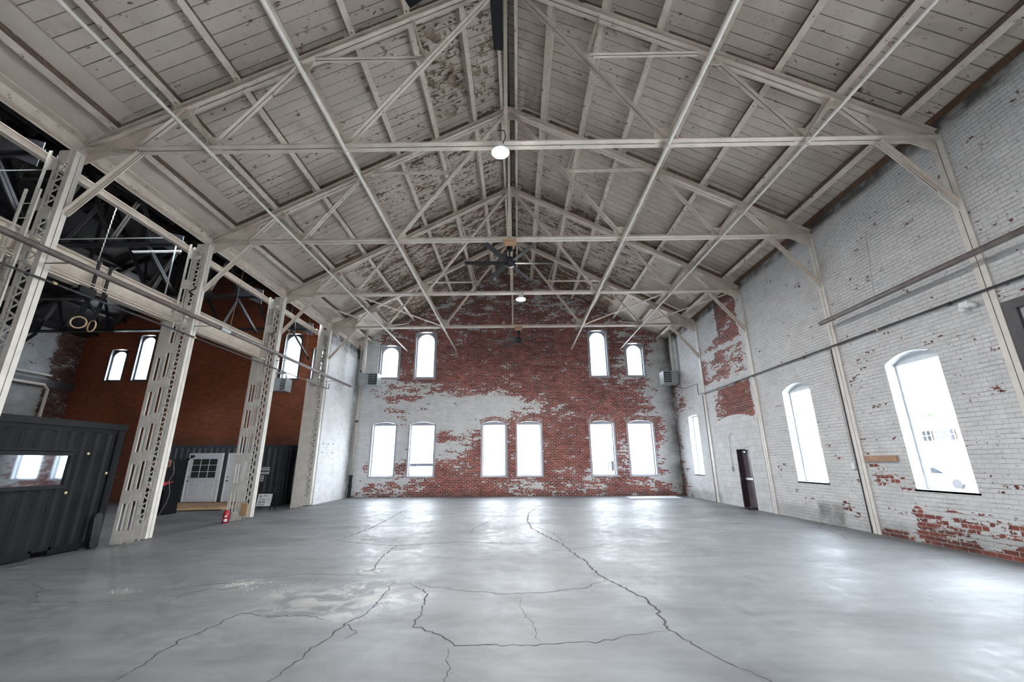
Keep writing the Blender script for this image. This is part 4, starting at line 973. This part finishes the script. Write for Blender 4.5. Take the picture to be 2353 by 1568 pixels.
# ---------------------------------------------------------------- shipping containers
def corr(mb, u0, u1, z0, z1, base, depth, pitch, ax, sgn):
    """trapezoidal corrugated sheet"""
    n = int(round((u1-u0)/pitch)); p = (u1-u0)/n; L = []
    for i in range(n):
        a = u0+i*p; L += [(a, 0), (a+p*.30, 0), (a+p*.5, 1), (a+p*.80, 1)]
    L.append((u1, 0)); b_ = len(mb.v)
    for u, k in L:
        w = base+sgn*depth*k
        for z in (z0, z1): mb.v.append((w, u, z) if ax == 'X' else (u, w, z))
    for i in range(len(L)-1): mb.f.append((b_+2*i, b_+2*i+2, b_+2*i+3, b_+2*i+1))
cx1, cx0, cy0, cy1, cz0, cz1 = -9.30, -11.74, 3.94, 9.98, -.13, 2.38
c1 = thing('shipping_container', 'black shipping container with a long horizontal window beside the left columns', 'container', (-10.5, 7, cz0))
mb = MB(); corr(mb, cy0+.1, cy1-.16, cz0+.16, cz1-.10, cx1-.035, .03, .28, 'X', 1); mb.build('side_panel', 'cont', c1)
mb = MB(); corr(mb, cy0+.1, cy1-.1, cz0+.16, cz1-.10, cx0, .03, .28, 'X', -1); mb.build('side_panel', 'cont', c1)
mb = MB(); corr(mb, cx0+.1, cx1-.1, cz0+.16, cz1-.10, cy1-.03, .025, .25, 'Y', 1); mb.build('end_panel', 'cont', c1)
mb = MB(); corr(mb, cx0+.1, cx1-.1, cz0+.16, cz1-.10, cy0+.03, .025, .25, 'Y', -1); mb.build('end_panel', 'cont', c1)
fr = MB()
for x in (cx0, cx1-.10):
    fr.box(x, x+.10, cy0, cy0+.12, cz0, cz1); fr.box(x, x+.10, cy1-.16, cy1, cz0, cz1)
    fr.box(x+.01, x+.09, cy0+.12, cy1-.16, cz1-.10, cz1)
for y in (cy0, cy1-.12): fr.box(cx0+.10, cx1-.10, y+.01, y+.11, cz1-.10, cz1)
fr.build('frame', 'cont', c1)
bb = MB()
for x in (cx0, cx1-.10): bb.box(x+.015, x+.085, cy0+.12, 8.65, cz0+.03, cz0+.17); bb.box(x+.015, x+.085, 8.95, cy1-.16, cz0+.03, cz0+.17); bb.box(x+.015, x+.085, 8.6, 9.0, cz0+.12, cz0+.17)
bb.build('bottom_rail', 'cont', c1)
MB().box(cx0-.02, cx1+.03, cy0-.02, cy1+.02, cz1+.001, cz1+.13).build('roof_panel', 'black', c1)
wz0, wz1 = at('X', cx1, 150, 1122).z, at('X', cx1, 165, 1040).z; wy1 = at('X', cx1, 163, 1060).y
wf_ = MB(); e = .07
wf_.box(cx1-.01, cx1+.05, 5.2, wy1, wz1-e, wz1); wf_.box(cx1-.01, cx1+.05, 5.2, wy1, wz0, wz0+e); wf_.box(cx1-.01, cx1+.05, wy1-e, wy1, wz0+e, wz1-e); wf_.box(cx1-.01, cx1+.05, 5.2, 5.27, wz0+e, wz1-e)
w_ = wf_.build('window_frame', 'black', c1); MB().box(cx1+.002, cx1+.015, 5.27, wy1-e, wz0+e, wz1-e).build('pane', 'glass_mirror', w_)
MB().box(cx1-.02, cx1+.07, 5.1, wy1+.05, wz1+.02, wz1+.05).build('drip_cap', 'black', c1)
for px, py in ((202, 1043), (243, 1088), (150, 1133)):
    p = at('X', cx1, px, py); MB().lathe((cx1-.004, p.y, p.z), [(.028, 0), (.028, .02), (.010, .022)], 12, 'X').build('vent_knob', 'brass', c1)
# far container with the white doors
dx0, dx1, dy0, dy1, dz0, dz1 = -16.5, -10.42, 19.20, 21.60, -.13, 2.40
c2 = thing('shipping_container', 'slate grey corrugated container with white doors against the orange brick wall', 'container', (-13.5, 20.4, dz0))
mb = MB(); corr(mb, dx0+.1, dx1-.16, dz0+.16, dz1-.10, dy0+.035, .035, .27, 'Y', -1); mb.build('side_panel', 'cont2', c2)
mb = MB(); corr(mb, dy0+.1, dy1-.1, dz0+.16, dz1-.10, dx1-.03, .03, .27, 'X', 1); mb.build('end_panel', 'cont2', c2)
mb = MB(); corr(mb, dy0+.1, dy1-.1, dz0+.16, dz1-.10, dx0+.03, .03, .27, 'X', -1); mb.build('end_panel', 'cont2', c2)
fr = MB()
for x in (dx0, dx1-.16):
    for y in (dy0, dy1-.10): fr.box(x, x+.16, y, y+.10, dz0, dz1)
fr.box(dx0+.16, dx1-.16, dy0+.01, dy0+.09, dz1-.10, dz1).box(dx0+.16, dx1-.16, dy0+.01, dy0+.09, dz0+.02, dz0+.17)
fr.box(dx1-.09, dx1-.01, dy0+.1, dy1-.1, dz1-.10, dz1).box(dx1-.09, dx1-.01, dy0+.1, dy1-.1, dz0+.02, dz0+.17)
fr.build('frame', 'cont2', c2)
MB().box(dx0, dx1, dy0, dy1, dz1+.001, dz1+.03).build('roof_panel', 'cont2', c2)
def cdoor(x0, x1, z0, z1, panes, nm):
    y = dy0-.035
    d = MB().box(x0+.05, x1-.05, y-.03, y+.005, z0, z1-.05).build('door', 'white_paint', c2)
    MB().box(x0, x0+.05, y-.05, y+.03, z0, z1).box(x1-.05, x1, y-.05, y+.03, z0, z1).box(x0+.05, x1-.05, y-.05, y+.03, z1-.05, z1).build('door_frame', 'label_white', d)
    if panes:
        a, b_ = x0+.20, x1-.20; c0, c1_ = z0+.98, z1-.24
        MB().box(a, b_, y-.036, y-.031, c0, c1_).build('door_glass', 'glass_dark', d)
        mu = MB()
        for i in range(4): xx = a+(b_-a)*i/3; mu.box(xx-.010, xx+.010, y-.046, y-.0365, c0, c1_)
        for i in range(4): zz_ = c0+(c1_-c0)*i/3; mu.box(a, b_, y-.0475, y-.0368, zz_-.010, zz_+.010)
        mu.build('muntins', 'label_white', d)
        pn = MB()
        for a_, b2 in ((x0+.18, (x0+x1)/2-.05), ((x0+x1)/2+.05, x1-.18)):
            pn.box(a_, b2, y-.036, y-.030, z0+.18, z0+.20).box(a_, b2, y-.036, y-.030, z0+.80, z0+.82).box(a_, a_+.02, y-.036, y-.030, z0+.2, z0+.8).box(b2-.02, b2, y-.036, y-.030, z0+.2, z0+.8)
        pn.build('door_panel', 'label_white', d)
    MB().lathe((x0+.12, y-.05, z0+.86), [(.03, 0), (.03, .02)], 12, 'Y').lathe((x0+.12, y-.05, z0+1.02), [(.025, 0), (.025, .02)], 12, 'Y').box(x0+.08, x0+.19, y-.065, y-.05, z0+.85, z0+.87).build('door_handle', 'print_dark', d)
cdoor(at('Y', dy0, 450, 1100).x-.42, at('Y', dy0, 505, 1100).x+.03, .04, 2.08, True, 'a')
cdoor(at('Y', dy0, 520, 1100).x-.03, at('Y', dy0, 565, 1100).x+.05, .04, 2.08, False, 'b')
sg = MB().box(-11.45, -10.98, dy0-.06, dy0-.04, 1.17, 1.47).build('sign', 'label_white', c2)
tx = MB().box(-11.43, -11.00, dy0-.064, dy0-.061, 1.27, 1.33); tx.build('dark_band', 'print_dark', sg)
def text(txt, size, loc, m, parent, ax='Y'):
    cu = bpy.data.curves.new('lettering', 'FONT'); cu.body = txt; cu.size = size; cu.extrude = .001; cu.align_x = 'CENTER'; cu.align_y = 'CENTER'
    ob = bpy.data.objects.new('lettering_tmp', cu); COL.objects.link(ob)
    dg = bpy.context.evaluated_depsgraph_get(); me = bpy.data.meshes.new_from_object(ob.evaluated_get(dg)); bpy.data.objects.remove(ob)
    R = Matrix.Rotation(PI/2, 4, 'X'); me.transform(Matrix.Translation(loc) @ R); me.transform(Matrix.Translation(-parent_loc(parent)))
    me.materials.clear(); me.materials.append(M[m]); o2 = bpy.data.objects.new('lettering', me); COL.objects.link(o2); o2.parent = parent; return o2
# hazy grey lines stand for the sign's unreadable words
MB().box(-11.42, -11.02, dy0-.064, dy0-.061, 1.385, 1.435).box(-11.42, -11.04, dy0-.064, dy0-.061, 1.20, 1.225).build('print_lines', 'print_grey', sg)
sg2 = MB().box(-11.33, -11.19, dy0-.06, dy0-.04, .86, 1.12).build('notice', 'label_white', c2)
MB().box(-11.30, -11.22, dy0-.064, dy0-.061, 1.02, 1.08).box(-11.31, -11.21, dy0-.064, dy0-.061, .90, .97).build('print_lines', 'print_grey', sg2)
sf = thing('spotlight', 'small black twin spotlight on the slate container left of the glazed door', 'light', (-14.6, dy0-.1, 1.9))
MB().box(-14.62, -14.50, dy0-.08, dy0-.042, 1.86, 2.0).build('mount', 'black', sf)
for q_ in ((-14.66, 1.83), (-14.46, 1.95)): MB().lathe((q_[0], dy0-.20, q_[1]), [(.04, 0), (.06, .12)], 10, 'Y').build('lamp_head', 'black', sf)
# black tarp beside the container
mb = MB(); N_ = 26; b_ = 0
for j in range(2):
    pass
for i in range(N_+1):
    x = -10.38+(1.24)*i/N_; y = 19.75+.05*math.sin(i*1.3)+.03*math.sin(i*2.9+1)
    for j, z in enumerate((-.12, .6, 1.4, 2.25)): mb.v.append((x, y+.02*math.sin(z*3+i), z if j < 3 else z+.02*math.sin(i)))
for i in range(N_):
    for j in range(3): a = i*4+j; mb.f.append((a, a+4, a+5, a+1))
tp = mb.build('tarp', 'tarp', loc=(-9.8, 19.75, -.12), smooth=True); tag(tp, 'black hanging tarp closing the gap right of the slate container', 'curtain')
sm = tp.modifiers.new('thickness', 'SOLIDIFY'); sm.thickness = .006
# wooden platform
pf = thing('wooden_platform', 'low timber platform with pale edge boards in front of the white container doors', 'platform', (-13, 17.8, -.13))
a, b_, c_, d_ = Vector((-13.95, 18.0, 0)), Vector((-12.62, 16.35, 0)), Vector((-11.25, 17.25, 0)), Vector((-12.1, 19.1, 0))
fp = [Vector((-14.75, 19.10, 0)), Vector((-13.55, 16.9, 0)), Vector((-11.65, 17.35, 0)), Vector((-11.75, 19.10, 0))]
MB().prism([p+Vector((0, 0, -.004)) for p in fp], (0, 0, .028)).build('deck', 'board', pf)
for i in range(3):
    MB().bar(fp[i]+Vector((0, 0, -.05)), fp[i+1]+Vector((0, 0, -.05)), .09, .03, wdir=(0, 0, 1)).build('edge_board', 'lumber', pf)
for i in (1, 2):
    p = fp[i]; q = (fp[0] if i == 1 else fp[3]); MB().bar(p.lerp(q, .05)+Vector((0, 0, -.112)), p.lerp(q, .5)+Vector((0, 0, -.112)), .034, .09, wdir=(0, 0, 1)).build('pallet_runner', 'lumber', pf)
# arcade cabinet
ac = thing('arcade_cabinet', 'black arcade cabinet with a red control panel beside the left lattice column', 'arcade machine', (-12.95, 16.0, -.13))
prof = [(15.62, -.12), (16.35, -.12), (16.35, 1.78), (15.70, 1.78), (15.66, 1.50), (15.95, 1.42), (16.0, 1.0), (15.50, .86), (15.50, .74), (15.62, .68)]
MB().prism([(-13.30, y, z) for y, z in prof], (.025, 0, 0)).build('side_panel', 'black', ac)
MB().prism([(-12.64, y, z) for y, z in prof], (.025, 0, 0)).build('side_panel', 'black', ac)
MB().box(-13.274, -12.642, 15.64, 16.33, -.12, .70).build('base_box', 'black', ac)
MB().prism([(-13.274, 15.49, .88), (-13.274, 15.49, .80), (-13.274, 16.0, .93), (-13.274, 16.0, 1.01)], (.632, 0, 0)).build('control_panel', 'redtop', ac)
MB().box(-13.274, -12.642, 16.02, 16.34, .95, 1.42).build('screen', 'glass_dark', ac)
MB().prism([(-13.274, 15.68, 1.77), (-13.274, 15.645, 1.52), (-13.274, 16.3, 1.5), (-13.274, 16.3, 1.77)], (.632, 0, 0)).build('marquee', 'board', ac)
mt = MB()
for i in range(5): mt.box(-13.22+.12*i, -13.14+.12*i, 15.63, 15.66, 1.58, 1.70)
mt.build('marquee_print', 'redtop', ac)
MB().lathe((-12.78, 15.62, .95), [(.05, 0), (.05, .03), (.02, .05)], 12).build('red_button', 'led_red', ac)
MB().lathe((-13.15, 15.60, .94), [(.03, 0), (.03, .03)], 12).build('blue_button', 'led_blue', ac)
one('power_cable', MB().tube([(-12.58, 15.7, 1.72), (-12.52, 15.75, 1.3), (-12.60, 15.7, 1.05), (-12.40, 15.6, .62), (-12.45, 15.6, .3), (-12.6, 15.55, -.1), (-12.3, 15.6, -.12)], .008, 6), 'rope', 'thin pale cable trailing down beside the arcade cabinet', 'cable')
# A-frame board
af = thing('sandwich_board', 'small sandwich board with a pale printed panel in front of the slate container', 'sign', (-9.95, 17.3, -.13))
fx0, fx1 = -10.26, -9.66
MB().bar((fx0, 17.25, -.13), (fx0, 17.38, .50), .03, .02, wdir=(1, 0, 0)).bar((fx1, 17.25, -.13), (fx1, 17.38, .50), .03, .02, wdir=(1, 0, 0)).build('front_frame', 'black', af)
MB().bar((fx0, 17.62, -.13), (fx0, 17.41, .50), .03, .02, wdir=(1, 0, 0)).bar((fx1, 17.62, -.13), (fx1, 17.41, .50), .03, .02, wdir=(1, 0, 0)).bar((fx0, 17.4, .5), (fx1, 17.4, .5), .03, .03, wdir=(0, 0, 1)).build('rear_frame', 'black', af)
pn = MB().prism([(fx0+.02, 17.265, .02), (fx1-.02, 17.265, .02), (fx1-.02, 17.36, .47), (fx0+.02, 17.36, .47)], (0, .01, 0)).build('panel', 'label_white', af)
pr = MB()
for x, z, w, h in ((-10.18, .34, .10, .07), (-10.0, .37, .05, .06), (-9.92, .37, .04, .05), (-10.15, .25, .24, .03), (-9.86, .24, .13, .02), (-10.16, .12, .10, .08), (-10.03, .14, .12, .07), (-10.20, .05, .28, .04)):
    y = 17.265+(z-.02)*.211-.004; pr.prism([(x, y, z), (x+w, y, z), (x+w, y+h*.211, z+h), (x, y+h*.211, z+h)], (0, .003, 0))
pr.build('print', 'print_grey', pn)
# fire extinguisher
fe = thing('fire_extinguisher', 'red fire extinguisher standing at the foot of the lattice column', 'fire extinguisher', (-8.86, 13.5, -.13))
p = Vector((-8.86, 13.50, -.13))
MB().lathe(p, [(.07, 0), (.085, .01), (.085, .30), (.06, .37), (.025, .40)], 18).build('cylinder', 'red', fe, smooth=True)
lb = MB()
for h0, h1, w_ in ((.07, .15, .7), (.20, .24, .5)):
    a_ = [-PI/2+.55+w_*(i/5-.5)*1.6 for i in range(6)]
    b_ = len(lb.v)
    for t_ in a_: lb.v += [tuple(p+Vector((.087*math.cos(t_), .087*math.sin(t_), h0))), tuple(p+Vector((.087*math.cos(t_), .087*math.sin(t_), h1)))]
    for i in range(5): lb.f.append((b_+2*i, b_+2*i+2, b_+2*i+3, b_+2*i+1))
lb.build('paper_label', 'label_white', fe)
MB().lathe(p+Vector((0, 0, .40)), [(.02, 0), (.02, .05)], 10).bar(p+Vector((-.02, 0, .46)), p+Vector((.10, 0, .49)), .02, .012).bar(p+Vector((-.02, 0, .44)), p+Vector((.10, 0, .43)), .02, .012).build('valve_handle', 'label_white', fe)
MB().tube([p+Vector(q) for q in ((.02, 0, .43), (.10, 0, .42), (.13, 0, .30), (.115, 0, .12))], .010, 6).build('hose', 'black', fe)
# cardboard wrap and rubbish at column
one('cardboard_wrap', MB().box(-8.70, -8.50, TY[2]-.215, TY[2]-.178, .05, .42), 'cardboard', 'tan cardboard piece strapped low on the column behind the extinguisher', 'cardboard')
# skateboard leaning
sk = thing('skateboard', 'black skateboard standing upright against the container corner', 'skateboard', (-9.14, 9.62, -.13))
pts = []
for i in range(24):
    a = 2*PI*i/24; r = .10; cy_ = .62 if math.sin(a) > 0 else .10
    pts.append((r*math.cos(a), (cy_+r*math.sin(a))))
q0 = Vector((-9.20, 9.72, -.125))
dk = MB().prism([q0+Vector((.05-.05*h_/.7, u_, h_)) for u_, h_ in pts], (.012, 0, 0)).build('deck', 'black_steel', sk)
for h_ in (.2, .55):
    MB().bar(q0+Vector((.028-.05*h_/.7, -.07, h_)), q0+Vector((.028-.05*h_/.7, .07, h_)), .02, .02, wdir=(0, 0, 1)).build('axle', 'grey_metal', sk)
    for s_ in (-1, 1): MB().lathe(q0+Vector((.018-.05*h_/.7, .065*s_-.01, h_)), [(.022, 0), (.022, .02)], 12, 'Y').build('wheel', 'black', sk)
# ---------------------------------------------------------------- gymnastic rings
for px, py, nm in ((180, 741, 'left'), (210, 750, 'right')):
    p = at('X', -8.84, px, py)
    t = thing('gymnastic_ring', f'pale wooden gymnastic ring hanging on a black strap, {nm} of the pair', 'gymnastic ring', p, 'gymnastic rings hung from the girder')
    ang = .55 if nm == 'left' else -.25
    u_ = Vector((math.cos(ang), math.sin(ang), 0)); R_ = .118
    MB().tube([p+u_*R_*math.cos(2*PI*i/28)+Vector((0, 0, R_*math.sin(2*PI*i/28))) for i in range(29)], .0145, 10, cap=False).build('ring', 'ring', t, smooth=True)
    top_ = p+Vector((0, 0, R_))
    MB().bar(top_+Vector((0, 0, -.03)), (-8.90, p.y+.12, 5.17), .045, .004, wdir=(1, .3, 0)).bar(top_+Vector((0, .02, -.03)), (-8.92, p.y+.2, 5.17), .045, .004, wdir=(1, .3, 0)).box(-8.925, -8.90, p.y+.1, p.y+.16, 5.10, 5.80).build('strap', 'strap', t)
one('hoist_bracket', MB().box(-8.92, -8.86, 7.72, 8.05, 4.98, 5.14).box(-9.2, -8.86, 7.74, 7.80, 4.92, 5.0).bar((-8.88, 7.8, 5.0), (-8.88, 8.3, 4.55), .03, .03), 'black', 'black clamp bracket under the girder above the wooden rings', 'bracket')
# chains / ropes
rp_ = [at('Y', 8.4, *q) for q in ((285, 420), (262, 490), (240, 550), (226, 598))]
rp_[0] = Vector((rp_[0].x, rp_[0].y, zdeck(-9.3, -.17)))
ch = thing('hanging_rope', 'knotted pale chain hanging from the roof over the girder', 'rope', rp_[-1])
MB().tube([q + Vector((.008*(-1)**i, 0, 0)) for i, q in enumerate([rp_[0].lerp(rp_[-1], t/24) for t in range(25)])], .011, 6).build('rope', 'rope', ch)
e_ = rp_[-1]
MB().tube([e_+Vector((-.16, 0, -.14)), e_, e_+Vector((.10, 0, -.06)), e_+Vector((.13, 0, -.17))], .009, 6).build('loose_ends', 'rope', ch)
for y_, a, b2, nm in ((12.0, (561, 618), (528, 756), 'between the second and third column'),):
    p, q = at('Y', y_, *a), at('Y', y_, *b2); p.z = 7.62
    t = thing('hanger_cable', f'thin hanging cable {nm} of the left row', 'cable', q)
    MB().tube([p, q], .007, 5).build('cable', 'rope', t); MB().tube([q+Vector((-.14, 0, -.12)), q, q+Vector((.12, 0, -.18))], .006, 5).build('loose_ends', 'rope', t)
for (a, b2, nm) in (((681, 720), (672, 870), 'left'), ((712, 730), (702, 830), 'right')):
    p, q = at('Y', 16.5, *a), at('Y', 16.5, *b2); p.z = 7.6
    one('hanger_wire', MB().tube([p, q], .006, 5), 'rope', f'thin wire hanging before the arched aisle windows, {nm} one of two', 'cable', 'wires before the aisle windows')
# conduit and strip lights in the aisle
one('aisle_conduit', MB().tube([(-14.5, 10.1, 7.60), (-9.42, 10.1, 7.60), (-9.33, 10.1, 7.56), (-9.29, 10.1, 7.46), (-9.28, 10.1, 7.0), (-9.27, 10.1, 5.6)], .018, 8), 'galv', 'pale conduit running along the black truss and bending down at the column', 'pipe')
one('aisle_conduit', MB().tube([(-14.5, 6.62, 7.02), (-9.0, 6.62, 7.03)], .012, 8), 'galv', 'pale conduit behind the nearest left column', 'pipe')
for (x0_, x1_, y_, z_, nm) in ((-10.6, -9.25, 10.25, 7.25, 'near the second left column'), (-12.6, -10.9, 14.05, 6.18, 'below the second black truss'), (-10.5, -9.12, 18.05, 7.48, 'over the right hand arched windows')):
    t = thing('strip_light', f'unlit white strip light in the dark aisle, {nm}', 'light', ((x0_+x1_)/2, y_, z_))
    MB().box(x0_, x1_, y_-.03, y_+.03, z_, z_+.035).build('housing', 'label_white', t); MB().tube([(x0_+.03, y_, z_-.014), (x1_-.03, y_, z_-.014)], .013, 8).build('tube', 'frame_white', t)
# aisle side wall beam and pipes
one('aisle_wall_beam', MB().box(AXL+.005, AXL+.14, 14, YB-.02, 5.35, 5.72), 'dark_pipe', 'dark steel beam along the far side wall of the aisle', 'beam')
one('aisle_wall_pipe', MB().tube([(AXL+.2, 14, 5.95), (AXL+.2, 20.4, 5.95)], .05, 10).tube([(AXL+.2, 14, 5.45), (AXL+.2, 20.2, 5.45), (AXL+.2, 20.4, 5.25), (AXL+.2, 20.4, 2.2)], .07, 10), 'white_steel', 'thick white pipe bending down the far aisle side wall', 'pipe')
one('timber_batten', MB().box(-14.6, -11.9, 21.35, 21.55, 2.432, 2.50), 'wood_brown', 'dark plank lying on top of the slate container', 'plank')
# ---------------------------------------------------------------- outside
tag(MB().box(-60, 90, -50, 110, -.60, -.35).build('ground', 'ground'), kind='structure')
nb = thing('neighbour_building', 'white and tan brick building across the yard, seen through the right window', 'building', (44, 40, -.35))
P1 = at('X', 40, 2205, 1000).y; zt = at('X', 40, 2105, 968).z; zw0, zw1 = at('X', 40, 2150, 1012).z, at('X', 40, 2150, 990).z
MB().box(40, 52, P1-1.5, P1+26, -.35, zw0-.1).build('lower_wall', 'ext_white', nb)
MB().box(40, 52, P1-1.5, P1+26, zw0-.1, zt).build('upper_wall', 'ext_brick', nb)
MB().box(39.8, 52.2, P1-1.7, P1+26.2, zt, zt+.25).build('parapet', 'ext_white', nb)
for i in range(3):
    w0 = P1+.3+i*2.2; wn = MB().box(39.9, 39.99, w0, w0+1.9, zw0, zw1).build('window', 'ext_dark', nb)
    mm = MB()
    for j in range(5): mm.box(39.84, 39.9, w0+1.9*j/4-.03, w0+1.9*j/4+.03, zw0, zw1)
    mm.box(39.84, 39.9, w0, w0+1.9, (zw0+zw1)/2-.03, (zw0+zw1)/2+.03); mm.build('muntins', 'ext_white', wn)
MB().box(39.9, 39.99, P1+.5, P1+4.5, -.3, 2.1).build('garage_door', 'frame_grey', nb)
cr = at('Z', -.35, 2175, 1128); cc = Vector((30.5, 31.5, -.35))
car = thing('parked_car', 'white estate car parked outside the large right window', 'car', cc)
bp = [(-2.3, .35), (-2.3, .75), (-2.1, .95), (-1.75, 1.38), (-1.5, 1.48), (.1, 1.48), (.9, 1.0), (2.0, .85), (2.25, .7), (2.28, .35)]
MB().prism([(cc.x-.85, cc.y-a, cc.z+b2) for a, b2 in bp], (1.7, 0, 0)).build('body', 'car_paint', car)
MB().prism([(cc.x-.86, cc.y-a, cc.z+b2) for a, b2 in ((-1.8, 1.0), (-1.5, 1.38), (.05, 1.38), (.7, 1.0))], (.005, 0, 0)).build('side_glass', 'ext_dark', car)
for a in (-1.4, 1.4): MB().lathe((cc.x-.88, cc.y-a, cc.z+.33), [(.33, 0), (.33, .2)], 20, 'X').build('wheel', 'tyre', car)
nb2 = thing('brick_warehouse', 'low tan brick building behind the left lower windows of the gable wall', 'building', (-10, 50, -.35))
A_ = at('Y', 50, 945, 1030); B_ = at('Y', 50, 968, 1055)
MB().box(-16, 4, 50, 58, -.35, B_.z).build('lower_wall', 'ext_white', nb2)
MB().box(A_.x, B_.x, 49.9, 58, B_.z, A_.z).build('upper_wall', 'ext_brick', nb2)
MB().box(A_.x-.5, B_.x+3, 49.85, 49.98, at('Y', 50, 945, 1072).z, at('Y', 50, 945, 1066).z).build('window', 'ext_dark', nb2)
nb3 = thing('brick_house', 'tan brick building behind the right lower windows of the gable wall', 'building', (12, 45, -.35))
A_ = at('Y', 45, 1362, 1060); B_ = at('Y', 45, 1500, 1082)
MB().box(A_.x-1, B_.x+1, 45, 52, -.35, B_.z).build('lower_wall', 'ext_white', nb3)
MB().box(A_.x-1, B_.x+1, 45.05, 52, B_.z, A_.z).build('upper_wall', 'ext_brick', nb3)
MB().box(A_.x+1.6, A_.x+2.6, 44.97, 45.04, B_.z+.05, A_.z-.05).build('window', 'ext_dark', nb3)
# tree behind the building
rnd = random.Random(9); mb = MB(); tc = Vector((62, P1*1.55+2, zt+.6))
for _ in range(240):
    v = Vector((rnd.gauss(0, 1), rnd.gauss(0, 1), rnd.gauss(0, 1))).normalized()*rnd.random()**.4
    c = tc+Vector((v.x*3, v.y*3.4, v.z*2.2)); r = rnd.uniform(.25, .5)
    a = Vector((rnd.gauss(0, 1), rnd.gauss(0, 1), rnd.gauss(0, 1))).normalized(); b2 = a.orthogonal().normalized(); c3 = a.cross(b2)
    mb.add([c+b2*r, c+c3*r, c-b2*r, c-c3*r, c+a*r*.3], [(0, 1, 4), (1, 2, 4), (2, 3, 4), (3, 0, 4), (3, 2, 1, 0)])
tr = thing('street_tree', 'green tree top showing above the neighbouring building', 'tree', (tc.x, tc.y, -.35))
mb.build('foliage', 'leaf', tr); MB().tube([(tc.x, tc.y, -.35), (tc.x, tc.y, tc.z)], .25, 8).build('trunk', 'wood_brown', tr)
# ---------------------------------------------------------------- light
w = bpy.data.worlds.new('sky'); S.world = w; w.use_nodes = True
bg = w.node_tree.nodes['Background']; bg.inputs[0].default_value = (.88, .94, 1.0, 1); bg.inputs[1].default_value = 10.0
w.cycles.sampling_method = 'MANUAL'; w.cycles.sample_map_resolution = 128
def portal(loc, rot, sx, sy):
    l = bpy.data.lights.new('daylight_portal', 'AREA'); l.shape = 'RECTANGLE'; l.size = sx; l.size_y = sy; l.cycles.is_portal = True
    o = bpy.data.objects.new('daylight_portal', l); COL.objects.link(o); o.location = loc; o.rotation_euler = rot
for o in lowW+upW+aisW: portal(((o[0]+o[1])/2, YB+TH+.02, (o[2]+o[3])/2), (-PI/2, 0, 0), o[1]-o[0], o[3]-o[2])
for o in rightW+[bay]: portal((XR+TH+.02, (o[0]+o[1])/2, (o[2]+o[3])/2), (0, PI/2, 0), o[3]-o[2], o[1]-o[0])
for o in ((-1.6, -.3, 1, 3.5), (1.0, 2.3, 1, 3.5)): portal(((o[0]+o[1])/2, YF-TH-.02, (o[2]+o[3])/2), (PI/2, 0, 0), o[1]-o[0], o[3]-o[2])
# ---------------------------------------------------------------- view
S.view_settings.view_transform = 'Standard'; S.view_settings.look = 'None'; S.view_settings.gamma = 1; S.view_settings.use_curve_mapping = False
S.view_settings.exposure = 1.70
S.cycles.use_denoising = True; S.cycles.use_adaptive_sampling = True; S.cycles.adaptive_threshold = .1; S.cycles.adaptive_min_samples = 20; S.cycles.max_bounces = 8; S.cycles.diffuse_bounces = 5; S.cycles.glossy_bounces = 4; S.cycles.transparent_max_bounces = 8
S.cycles.sample_clamp_indirect = 6; S.cycles.caustics_reflective = False; S.cycles.caustics_refractive = False
